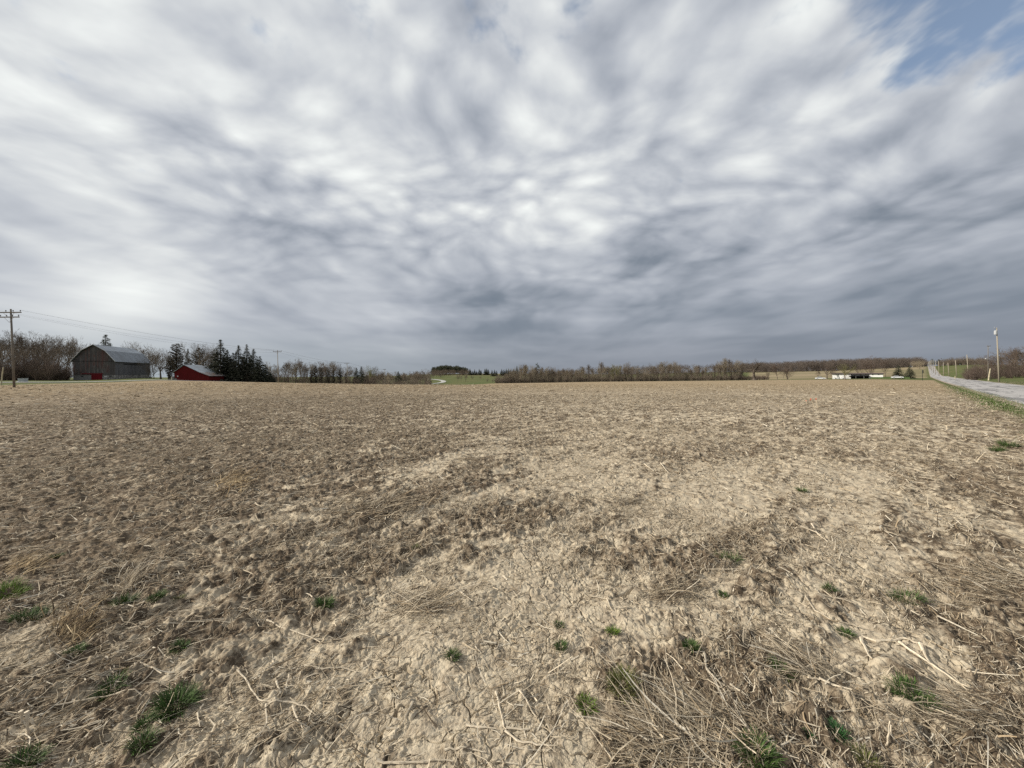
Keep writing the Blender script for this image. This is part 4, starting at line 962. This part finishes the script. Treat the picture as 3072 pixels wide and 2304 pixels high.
for g_, t_ in (('bare trees in the wood at the left edge', 'the bare trees in the wood left of the barn'), ('thicket shrubs below the left wood', 'the reddish brown thicket shrubs below the left wood'),
               ('bare trees behind the grey barn', 'the bare trees behind the grey barn'), ('bare trees in the wood behind the utility poles', 'the bare trees in the wood behind the left poles'),
               ('cedars in the wood behind the poles', 'the dark brown cedars behind the left poles'), ('bare trees left of the road bend', 'the bare trees left of the road bend'),
               ('spruces along the hilltop', 'the small spruces along the green hilltop'), ('bare trees in the right edge thicket', 'the bare trees in the right edge thicket')):
    number_group(g_, t_)

# ------------------------------------------------------------------ buildings
def boards(name, c1, c2, c3, width=.28, red=None):
    def fn(k, bs):
        sep = k.n('ShaderNodeSeparateXYZ', ins={0: k.obj}); x, y, z = sep.outputs
        w = k.m('ADD', x, k.m('MULTIPLY', y, 1.0)); idx = k.m('FLOOR', k.m('DIVIDE', w, width))
        wn = k.n('ShaderNodeTexWhiteNoise', noise_dimensions='1D', ins={'W': idx}).outputs['Value']
        st = k.noise(k.comb(k.m('MULTIPLY', w, 5), k.m('MULTIPLY', z, .5), 0.0), 1.0, 5, .65)
        c = k.mix(wn, c1, c2); c = k.mix(k.mr(st, .4, .7), c, c3)
        if red: c = k.mix(k.m('MULTIPLY', k.mr(k.noise(k.obj, .22, 3, .6), .42, .56), k.m('MULTIPLY', wn, .8)), c, red)
        fr = k.m('FRACT', k.m('DIVIDE', w, width)); gap = k.m('LESS_THAN', fr, .07)
        return k.mix(gap, c, (.015, .012, .010))
    return material(name, fn, .9, .1)
M_barn = boards('weathered_barn_boards', (.105, .10, .098), (.19, .175, .16), (.065, .055, .05), .45, (.13, .058, .050))
M_barn_side = boards('grey_barn_boards', (.14, .14, .148), (.20, .195, .195), (.095, .09, .09), .45)
M_red = boards('red_barn_boards', (.150, .014, .016), (.120, .012, .010), (.095, .010, .012), .30)
M_reddoor = boards('red_door_boards', (.19, .015, .022), (.15, .012, .018), (.11, .010, .010), .2)
def tin_mat(name, c, rust=0.0):
    def fn(k, bs):
        sep = k.n('ShaderNodeSeparateXYZ', ins={0: k.obj}); w = sep.outputs[1]
        fr = k.m('FRACT', k.m('DIVIDE', w, .6)); n = k.noise(k.obj, .5, 5, .65)
        cc = k.mix(k.mr(n, .35, .65), tuple(x*.75 for x in c), tuple(min(1, x*1.2) for x in c))
        if rust: cc = k.mix(k.m('MULTIPLY', k.mr(k.noise(k.obj, .9, 5, .7), .5, .62), rust), cc, (.20, .10, .06))
        wn = k.n('ShaderNodeTexWhiteNoise', noise_dimensions='1D', ins={'W': k.m('FLOOR', k.m('DIVIDE', w, .6))}).outputs['Value']
        cc = k.mix(k.m('MULTIPLY', wn, .25), cc, (.05, .05, .055))
        return k.mix(k.m('LESS_THAN', fr, .06), cc, tuple(x*.4 for x in c))
    return material(name, fn, .45, .5)
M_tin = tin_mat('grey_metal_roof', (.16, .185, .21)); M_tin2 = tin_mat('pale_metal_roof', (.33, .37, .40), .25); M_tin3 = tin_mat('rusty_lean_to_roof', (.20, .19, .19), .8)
M_trim = flat('white_trim', (.55, .55, .54)); M_dark = flat('dark_opening', (.012, .012, .012)); M_glass = flat('window_glass', (.03, .035, .04), .15, .6)
def stone_fn(k, bs):
    v = k.n('ShaderNodeTexVoronoi', ins={'Vector': k.obj, 'Scale': 2.6}); e = k.n('ShaderNodeTexVoronoi', feature='DISTANCE_TO_EDGE', ins={'Vector': k.obj, 'Scale': 2.6}).outputs[0]
    c = k.mix(k.n('ShaderNodeSeparateColor', ins={0: v.outputs['Color']}).outputs[0], (.11, .10, .09), (.42, .40, .37)); return k.mix(k.mr(e, .0, .07), (.10, .095, .09), c)
M_stone = material('field_stone', stone_fn, .95, .1)
M_block = flat('grey_render', (.20, .195, .185))

def roof_slabs(prof, y0, y1, th, name, mats, root, over=.5):
    """prof: list of (x,z) eave to eave; one slab per slope"""
    for i, ((xa, za), (xb, zb)) in enumerate(zip(prof[:-1], prof[1:])):
        n = Vector((-(zb-za), 0, xb-xa)).normalized()
        mb = MB(); a = (xa, za); b = (xb, zb); e = .02*i
        mb.add([(a[0], y0-over-e, a[1]), (b[0], y0-over-e, b[1]), (b[0], y1+over+e, b[1]), (a[0], y1+over+e, a[1]),
                (a[0]+n.x*th, y0-over-e, a[1]+n.z*th), (b[0]+n.x*th, y0-over-e, b[1]+n.z*th), (b[0]+n.x*th, y1+over+e, b[1]+n.z*th), (a[0]+n.x*th, y1+over+e, a[1]+n.z*th)],
               [(0,3,2,1),(4,5,6,7),(0,1,5,4),(1,2,6,5),(2,3,7,6),(3,0,4,7)])
        mb.build(name, mats[i] if isinstance(mats, list) else mats, root)

def build_barn():
    X, Y, z = on_land(345, 137); z = -1.10 + EYE
    ang = math.radians(20)                        # local +y runs away from the camera, turned left
    o = empty('barn', (X, Y, z), ang)
    W = 11.2; L = 23.0; E = 6.9; RZ = 12.3
    tag(o, 'weathered grey barn with a gambrel metal roof and a red sliding door', 'barn')
    x0, x1 = -W, 0.0; m = -W/2
    gam = [(x0, E), (x0+2.5, 10.2), (m, RZ), (x1-2.5, 10.2), (x1, E)]
    mb = MB(); mb.prism([(x0, 1.8)] + gam + [(x1, 1.8)], 0, .15); mb.build('gable_wall', M_barn, o)
    mb = MB(); mb.prism([(x0, 1.8)] + gam + [(x1, 1.8)], L-.15, L); mb.build('gable_wall', M_barn, o)
    mb = MB(); mb.box(x1-.15, x1, .152, L-.152, 1.8, E); mb.build('side_wall', M_barn_side, o)
    mb = MB(); mb.box(x0, x0+.15, .152, L-.152, 1.8, E); mb.build('side_wall', M_barn_side, o)
    mb = MB(); mb.box(x0+.02, x1-.02, -.05, -.002, E-.32, E-.22); mb.build('batten', M_dark, o)
    mb = MB(); mb.box(x0+.06, -6.2, .06, .6, -1.2, 1.797); mb.build('foundation', M_block, o)
    mb = MB(); mb.box(-3.6, x1-.06, .06, .6, -1.2, 1.797); mb.box(x1-.6, x1-.06, .602, L, -1.2, 1.795); mb.build('foundation', M_stone, o)
    mb = MB(); mb.box(-6.2, -3.6, .40, .6, -1.0, 1.79); mb.build('doorway', M_dark, o)
    mb = MB(); mb.box(-6.35, -3.45, -.16, -.06, -.6, 2.05); d = mb.build('sliding_door', M_reddoor, o)
    mb = MB(); mb.box(-8.9, -3.2, -.22, -.165, 2.12, 2.42); mb.build('door_rail', M_reddoor, o)
    for (a, b, zz) in ((-3.0, -2.2, 1.1), (-1.6, -.9, 1.2), (-9.2, -8.5, 1.2)):
        mb = MB(); mb.box(a, b, .0, .056, zz, zz+.35); mb.build('window', M_trim if zz < 1.15 else M_glass, o)
    mb = MB(); mb.box(.003, .05, 5, 17, E-1.35, E-1.05); mb.build('door_rail', M_dark, o)
    r = [(x0-.45, E-.5), (x0+2.4, 10.28), (m, RZ+.12), (x1-2.4, 10.28), (x1+.45, E-.5)]
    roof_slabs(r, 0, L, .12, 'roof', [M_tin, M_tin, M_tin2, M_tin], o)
    for i in (2, 3):
        (xa, za), (xb, zb) = r[i], r[i+1]
        for yy in (-.66, L+.56):
            mb = MB(); mb.tube([(xa, yy, za+.06), (xb, yy, zb+.06)], .11, 4); mb.build('bargeboard', M_trim, o)
    for i in (0, 1):
        (xa, za), (xb, zb) = r[i], r[i+1]; mb = MB(); mb.tube([(xa, -.66, za+.06), (xb, -.66, zb+.06)], .10, 4); mb.build('bargeboard', M_block, o)
build_barn()

def build_red_barn():
    X, Y, _ = on_land(523, 140); o = empty('red_barn', (X, Y, -2.6 + EYE), R(2))
    tag(o, 'low red barn with a pale metal roof sweeping down over a lean-to', 'barn')
    k = 140/FPX; zz = lambda y, x=560: (yh(x) - y)*k + 2.6
    L = 7.6; xa = 30*k; xr = 102*k
    prof = [(0, zz(1116)), (xa, zz(1095)), (77*k, zz(1118.5)), (xr, zz(1129))]
    for yy in (0, L-.15):
        mb = MB(); mb.prism([(0, -1)] + prof + [(xr, -1)], yy, yy+.15); mb.build('gable_wall', M_red, o)
    mb = MB(); mb.box(xr-.15, xr, .152, L-.152, -1, prof[-1][1]); mb.build('side_wall', M_red, o)
    mb = MB(); mb.box(0, .15, .152, L-.152, -1, prof[0][1]); mb.build('side_wall', M_red, o)
    roof_slabs([(-.4, prof[0][1]-.25), (xa, prof[1][1]+.05), (77*k, prof[2][1]+.05), (xr+.5, prof[3][1]-.02)], 0, L, .1, 'roof', [M_tin2, M_tin2, M_tin3], o, .4)
    mb = MB(); mb.box(8*k, 12*k, -.05, -.003, zz(1130), zz(1127)); mb.build('vent', M_trim, o)
build_red_barn()
X, Y, z = on_land(519, 138); mb = MB(); mb.tube([(0, 0, -1), (0, 0, 1.9)], .45, 8); mb.tube([(.7, .3, -1), (.7, .3, 1.2)], .3, 8); mb.build('rubble_pile', M_stone); rp = bpy.data.objects['rubble_pile']; rp.location = (X, Y, z-.5); tag(rp, 'pale stone post stub at the left corner of the red barn', 'stone post')

def build_house():
    ax = math.atan((2497-1536)/FPX); d = 215.0; X = math.tan(ax)*d; Y = d
    dirx = Vector((math.cos(R(41.5)), -math.sin(R(41.5)), 0)); o = empty('house', (X, Y, 0), R(-41.5)); k = d/math.cos(R(41.5))/FPX*math.cos(R(41.5))
    z = lambda y: EYE + (yh(2530) - y)*215/FPX
    M_white = flat('white_siding', (.80, .79, .76), .7, .3, .06, 1.0); M_shing = flat('brown_shingles', (.075, .055, .048)); 
    s = 20.4/143
    tag(o, 'long low white ranch house beyond the far corner of the field', 'house')
    z0 = z(1141.5); zt = z(1121.4); zr = z(1120); zl = z(1131)
    Lh = 143*s; a = 54*s; b = 106*s; W = 8.5
    mb = MB(); mb.box(0, a, 0, W, z0-.6, zt); mb.build('wall', M_white, o)
    mb = MB(); mb.box(a+.003, b, 1.2, W-.01, z0-.4, zt-.002); mb.build('wall', M_white, o)
    mb = MB(); mb.box(b+.003, Lh, .01, W-.02, z0-.4, zt-.003); mb.build('wall', M_white, o)
    roof = MB(); roof.prism([(-.6, zt), (W/2, zr+.15), (W+.6, zt), (W+.6, zt-.12), (W/2, zr+.03), (-.6, zt-.18)], -.4, Lh+.4)
    roof.v = [(y, x, zz) for (x, y, zz) in roof.v]; roof.f = [tuple(reversed(f)) for f in roof.f]; roof.build('roof', M_shing, o)
    mb = MB(); mb.box(-.35, Lh+.35, -.22, -.153, zt-.12, zt+.04); mb.build('gutter', M_trim, o)
    # porch over the walk-out level
    mb = MB(); mb.box(a-1.0, b, -1.6, 1.197, z(1128.2), z(1126.8)); mb.build('deck', M_dark, o)
    mb = MB(); mb.box(a+.2, b-.3, 1.10, 1.195, z0+.2, z(1128.3)); mb.build('deck_shade_panel', M_dark, o)  # dark panel standing in for the black shade under the deck
    for xx in (a+2, a+5.2): mb = MB(); mb.box(xx, xx+.15, -1.55, -1.4, z0-.2, z(1128.2)); mb.build('post', M_block, o)
    rl = MB(); rl.box(a-.9, b-.1, -1.6, -1.54, z(1124.2), z(1123.8))
    for q in range(22): xx = a-.9 + q*(b-a+.8)/22; rl.box(xx, xx+.05, -1.59, -1.55, z(1126.8), z(1123.8))
    rl.build('railing', M_dark, o)
    for (xa, xb, ya, yb) in ((8, 12, 1137, 1134), (30, 34, 1137, 1134)):
        f = MB(); f.box(xa*s, xb*s, -.05, -.003, z(ya), z(yb)); w = f.build('window', M_trim, o); g = MB(); g.box(xa*s+.08, xb*s-.08, -.09, -.053, z(ya)+.08, z(yb)-.08); g.build('pane', M_glass, w)
    for (xa, xb) in ((52, 55), (58, 61), (63, 66), (81, 85)):
        f = MB(); f.box(xa*s, xb*s, 1.13, 1.197 if xa > 53 else 1.19, z(1127), z(1123.6)); w = f.build('window', M_trim, o); g = MB(); g.box(xa*s+.06, xb*s-.06, 1.09, 1.127, z(1127)+.06, z(1123.6)-.06); g.build('pane', M_glass, w)
    for xa in (16, 38, 114, 130):
        y_ = -.003 if xa < 50 else .007
        f = MB(); f.box(xa*s, (xa+3)*s, y_-.05, y_, z(1125.5), z(1123.6)); f.build('window', M_glass, o)
    gb = MB(); gb.prism([(-7, z0-.3), (-1.5, zl-.1), (-.01, zl), (W, zl), (W, z0-.6)], 0, Lh-b+9); gb.v = [(b+.6+y, x, zz_) for (x, y, zz_) in gb.v]; gb.f = [tuple(reversed(f)) for f in gb.f]
    g_ = gb.build('grass_bank', flat('lawn_grass', (.07, .10, .035), .95, .05, .35, .8)); g_.location = o.location; g_.rotation_euler = o.rotation_euler; g_['kind'] = 'structure'
build_house()

# ------------------------------------------------------------------ utility poles and wires
M_pole = bark_mat('creosoted_pole', (.13, .115, .10), (.17, .155, .135)); M_pole_pale = bark_mat('pale_pine_pole', (.30, .265, .205), (.35, .31, .24)); M_metal = flat('galvanised_metal', (.42, .43, .44), .5, .5, .1); M_insul = flat('brown_insulator', (.06, .05, .05), .3, .5)
def pole(x, d, top, dx, mat, arms, label, xform=False, group=None, r=.15, face=0.0, base=None, lamp=False):
    X, Y, z = on_land(x, d); H = EYE + (yh(x)-top)/FPX*d - z
    if base: H = (base - top)/FPX*d; z = EYE + (yh(x)-base)/FPX*d
    o = empty('utility_pole', (X, Y, z), face); tag(o, label, 'utility pole', group)
    lx = -dx/FPX*d; top_ = Vector((lx, 0, H))
    mb = MB(); mb.tube([(0, 0, -1.0), Vector((lx, 0, H))*.5, top_], [r*.78, r*.68, r*.52], 10); mb.build('post', mat, o, smooth=True)
    for (zf, half, n) in arms:
        c = top_ + Vector((0, 0, -zf)); mb = MB(); mb.box(c.x-half, c.x+half, -.20, -.08, c.z-.07, c.z+.07); mb.build('crossarm', M_pole, o)
        for q in range(n):
            xx = c.x - half*.94 + 2*half*.94*q/(n-1)
            mb = MB(); mb.tube([(xx, -.14, c.z+.07), (xx, -.14, c.z+.16), (xx, -.14, c.z+.20), (xx, -.14, c.z+.32)], [.02, .02, .07, .05], 8); mb.build('insulator', M_insul, o)
        mb = MB()
        for sg in (-1, 1): mb.tube([(c.x+sg*half*.5, -.21, c.z-.05), (c.x, -.18, c.z-.75)], .025, 4)
        mb.build('brace', M_metal, o)
    if xform:
        c = top_ + Vector((-.38, -.1, -1.6)); mb = MB(); mb.tube([c, c+Vector((0, 0, .05)), c+Vector((0, 0, .85)), c+Vector((0, 0, .95))], [.20, .25, .25, .18], 14); mb.build('transformer', M_metal, o, smooth=False)
        mb = MB(); mb.tube([(top_.x, 0, top_.z-.2), (top_.x-.55, -.05, top_.z-.1), (top_.x-.6, -.05, top_.z+.25)], .03, 5); mb.build('bracket', M_metal, o)
    if lamp:
        zc = H*.60; mb = MB(); mb.tube([(lx*.6, 0, zc), (lx*.6-.9, -.2, zc+.15)], .03, 5); a = mb.build('lamp_arm', M_metal, o); mb = MB(); c = (lx*.6-1.05, -.22, zc+.12); mb.tube([(c[0], c[1], c[2]-.12), c, (c[0], c[1], c[2]+.1)], [.18, .2, .06], 10); mb.build('lamp_head', M_trim, a)
    return o, X + top_.x*math.cos(face), Y + top_.x*math.sin(face), z + H
GL = 'utility poles along the left side of the field'
L1 = pole(43, 54, 927, 9, M_pole, [(.5, 1.62, 4), (1.15, 1.35, 4)], 'nearest utility pole with two crossarms at the left edge', group=GL, r=.17, base=1162)
L2 = pole(835, 131, 1050, 2, M_pole_pale, [(.55, 1.45, 3)], 'second utility pole, with a single crossarm, right of the dark spruces', group=GL, r=.16)
L3 = pole(1043, 190, 1088, 1.5, M_pole_pale, [(.3, 1.2, 3)], 'third utility pole on the left line, in front of dark cedars', group=GL, r=.17)
L4 = pole(1155, 250, 1107, 1, M_pole_pale, [(.3, 1.0, 2)], 'fourth pole on the left line, before the low valley wood', group=GL, r=.19)
L5 = pole(1221, 330, 1121, 1, M_pole_pale, [(.3, .9, 2)], 'fifth pole on the left line, short and pale', group=GL, r=.22)
L6 = pole(1285, 400, 1128, 0, M_pole_pale, [(.3, .9, 2)], 'sixth and farthest pole on the left line by the road bend', group=GL, r=.24)
M_wire = flat('wire', (.16, .16, .165), .5, .3, .05)
def wire(a, b, off, dz, sag, label, r):
    mb = MB(); pts = []
    for i in range(25):
        t = i/24; pts.append(Vector((a[1] + off + (b[1]-a[1])*t, a[2] + (b[2]-a[2])*t, a[3] + dz + (b[3]-a[3])*t - sag*4*t*(1-t))))
    p0 = pts[0].copy(); mb.tube([p-p0 for p in pts], [r*(1+1.6*i/24) for i in range(25)], 4); o = mb.build('power_line', M_wire); o.location = p0; tag(o, label, 'power line', 'power lines on the left')
wire(L1, L2, 1.5, -.2, .9, 'upper wire running from the nearest left pole to the second', .010)
wire(L1, L2, -1.5, -.2, 1.1, 'upper wire on the field far side of the left poles', .006)
wire(L1, L2, 1.2, -.9, 1.3, 'lower faint wire hanging from the nearest left pole', .006)
wire(L2, L3, 1.3, -.2, .9, 'wire between the second and third left poles', .014)
wire(L2, L3, -1.3, -.2, 1.2, 'second wire between the second and third left poles', .010)
wire(L3, L4, 1.0, -.1, 1.0, 'wire between the third and fourth left poles', .02)
L0 = (None, L1[1] - 6, -20.0, L1[3] + .5)
wire(L1, L0, -1.5, -.2, .9, 'wire leaving the nearest left pole towards the picture edge', .012)
GR = 'utility poles along the road on the right'
R1 = pole(2997, 88, 983, 6, M_pole_pale, [], 'tall pale utility pole with a transformer beside the road', True, GR, .17, base=1142)
R2 = pole(2964, 122, 1037, -1, M_pole, [(.2, .5, 2)], 'slim grey pole with a lamp left of the tallest right pole', False, GR, .14, base=1137, lamp=True)
for (x, d, top, dx, lab) in [(2905, 184, 1064, 4, 'third pale pole along the right road, tall and alone'), (2870, 230, 1081, 3.5, 'fourth pale pole along the right road'), (2847, 280, 1088, 3, 'fifth pole along the right road, darker topped'),
        (2831, 325, 1087, 1, 'sixth pole along the right road'), (2817, 350, 1083, 1, 'seventh pole along the right road'), (2807, 392, 1081, 1, 'eighth pole along the right road'), (2800, 440, 1080, .5, 'ninth pole, on the far rising road'),
        (2794, 500, 1080, 0, 'tenth pole, high on the far road'), (2791, 550, 1082, 0, 'eleventh pole near the top of the far road'), (2788, 600, 1083, 0, 'twelfth pole near the top of the far road'), (2785, 640, 1084, 0, 'last and smallest pole at the crest of the far road')]:
    pole(x, d, top, dx, M_pole_pale, [], lab, False, GR, .15 + .0004*d)

# ------------------------------------------------------------------ small things
M_yellow = flat('pale_wood', (.47, .41, .28)); M_orange = flat('orange_ribbon', (.85, .13, .06), .6, .3, .08, 30); M_black = flat('dark_post_paint', (.03, .035, .03)); M_pinkwood = flat('lath_wood', (.60, .50, .36))
def post(name, x, d, top, base, dx, r, mat, label, cat):
    X, Y, z = on_land(x, d); k = d/FPX; mb = MB(); mb.tube([(0, 0, -.4), (-dx*k*.5, 0, (base-top)*k*.5), (-dx*k, 0, (base-top)*k)], [r, r, r*.85], 8); mb.tube([(-dx*k, 0, (base-top)*k), (-dx*k, 0, (base-top)*k+r*.6)], [r*.86, r*.2], 8)
    o = mb.build(name, mat); o.location = (X, Y, EYE + (yh(x)-base)*k); tag(o, label, cat)
post('guy_stub', 2965, 108, 1106, 1138, -6, .14, M_yellow, 'short leaning pale guy post beside the slim pole', 'post')
post('leaning_post', 3, 70, 1102, 1150, -7, .09, M_yellow, 'thin pale post leaning right at the left picture edge', 'post')
post('marker_post', 258, 88, 1143, 1153, 0, .07, M_yellow, 'short pale stake in the grass before the barn door', 'stake')
post('marker_post', 2865, 150, 1128, 1136, 0, .10, M_yellow, 'small pale stake at the foot of the fourth right pole', 'stake')
post('marker_post', 1032, 160, 1142, 1152, 0, .08, M_yellow, 'pale stake left of the third left pole', 'stake')
def sign():
    X, Y, z = on_land(2767, 140); k = 140/FPX; o = empty('road_sign', (X, Y, z), R(0)); tag(o, 'thin dark sign post seen edge on at the road side field corner', 'sign post')
    mb = MB(); mb.box(-.05, .05, -.05, .05, -.4, 32*k); mb.build('post', M_black, o)
    mb = MB(); mb.box(-.10, .10, -.35, -.055, 22*k, 31*k); mb.build('plate', M_black, o)
sign()
def flag(x, y_top, y_base, d, dx, size, label):
    X = (x-1536)/FPX*d; k = d/FPX; zb = gz(X, d, .05); H = (y_base-y_top)*k; o = empty('marker_flag', (X, d, zb)); tag(o, label, 'marker flag', 'orange marker flags in the field')
    tx_ = -dx*k; mb = MB(); mb.tube([(0, 0, -.05), (tx_*.5, 0, H*.5), (tx_, 0, H)], .010, 6); mb.build('stake', M_pinkwood, o)
    V = []; F = []; n = 7
    for i in range(n+1):
        t = i/n; w = size*(.5 + .5*math.sin(t*3.1)); yy = .025*math.sin(t*7)
        V += [(tx_ - w*.6, yy - .01, H - size*.75 + size*1.5*t), (tx_ + w*.6, yy + .02, H - size*.8 + size*1.5*t + .01)]
    V2 = [(a, b + .012, c) for a, b, c in V]; m = len(V); F = []
    for i in range(n): a = 2*i; F += [(a, a+1, a+3, a+2), (m+a+2, m+a+3, m+a+1, m+a)]
    for i in range(n): a = 2*i; F += [(a+2, m+a+2, m+a, a), (a+1, m+a+1, m+a+3, a+3)]
    F += [(0, m, m+1, 1), (2*n, 2*n+1, m+2*n+1, m+2*n)]
    mb = MB(); mb.add(V + V2, F); mb.build("ribbon", M_orange, o)
flag(2445, 1188, 1214, 17.5, 13, .062, 'left orange ribbon tied on a leaning pale stake, the larger')
flag(2452, 1186, 1212, 18.0, 4, .052, 'right orange ribbon on a stake, curled over')
flag(2420, 1193, 1200, 21.0, 2, .024, 'smallest orange ribbon, low and left of the other two')

def car(x, d, rz, label):
    X, Y, z = on_land(x, d); o = empty('car', (X, Y, z), rz); tag(o, label, 'car')
    M_paint = flat('white_car_paint', (.75, .76, .77), .3, .5, .03); M_tyre = flat('tyre', (.02, .02, .02))
    mb = MB(); mb.prism([(-2.2, .35), (-2.25, .75), (-1.9, .92), (-1.1, .98), (1.1, .98), (2.0, .86), (2.2, .65), (2.2, .35)], -.85, .85); mb.build('body', M_paint, o, bevel=.06)
    mb = MB(); mb.prism([(-1.55, .98), (-.95, 1.42), (.35, 1.45), (1.1, .98)], -.74, .74); mb.build('cabin', M_glass, o, bevel=.04)
    mb = MB(); mb.prism([(-.95, 1.425), (-.9, 1.49), (.3, 1.52), (.36, 1.455)], -.7, .7); mb.build('roof', M_paint, o)
    for sx in (-1.35, 1.35):
        for sy in (-.80, .80):
            mb = MB(); mb.tube([(sx, sy-.11, .33), (sx, sy+.11, .33)], .33, 16); w = mb.build('wheel', M_tyre, o); mb = MB(); mb.tube([(sx, sy-.125, .33), (sx, sy+.125, .33)], .18, 12); mb.build('rim', M_metal, w)
car(2692, 196, R(-35), 'small white car parked under the left roadside spruce')
car(2461, 208, R(-30), 'pale car parked in the grass left of the wide spreading oak')
def shed_box():
    X, Y, z = on_land(69, 96); o = empty('storage_tank', (X, Y, EYE + (yh(69)-1146)*96/FPX), R(8)); tag(o, 'pale grey box tank on the grass right of the nearest pole', 'tank')
    mb = MB(); mb.box(-.66, .66, -.5, .5, 0, .85); mb.build('body', M_metal, o, bevel=.05)
    mb = MB(); mb.box(-.70, .70, -.54, .54, .853, .93); mb.build('lid', M_trim, o)
    mb = MB(); mb.box(-.5, -.3, -.4, .4, -.25, -.003); mb.box(.3, .5, -.4, .4, -.25, -.003); mb.build('feet', M_dark, o)
shed_box()
X, Y, z = on_land(54, 92); mb = MB(); mb.tube([(0, 0, 0), (0, 0, .05), (0, 0, .26), (0, 0, .32)], [.14, .17, .19, .12], 12); b_ = mb.build('bucket', M_trim); b_.location = (X, Y, EYE + (yh(54)-1146)*92/FPX - .1); tag(b_, 'small white bucket by the driveway just right of the nearest pole', 'bucket')
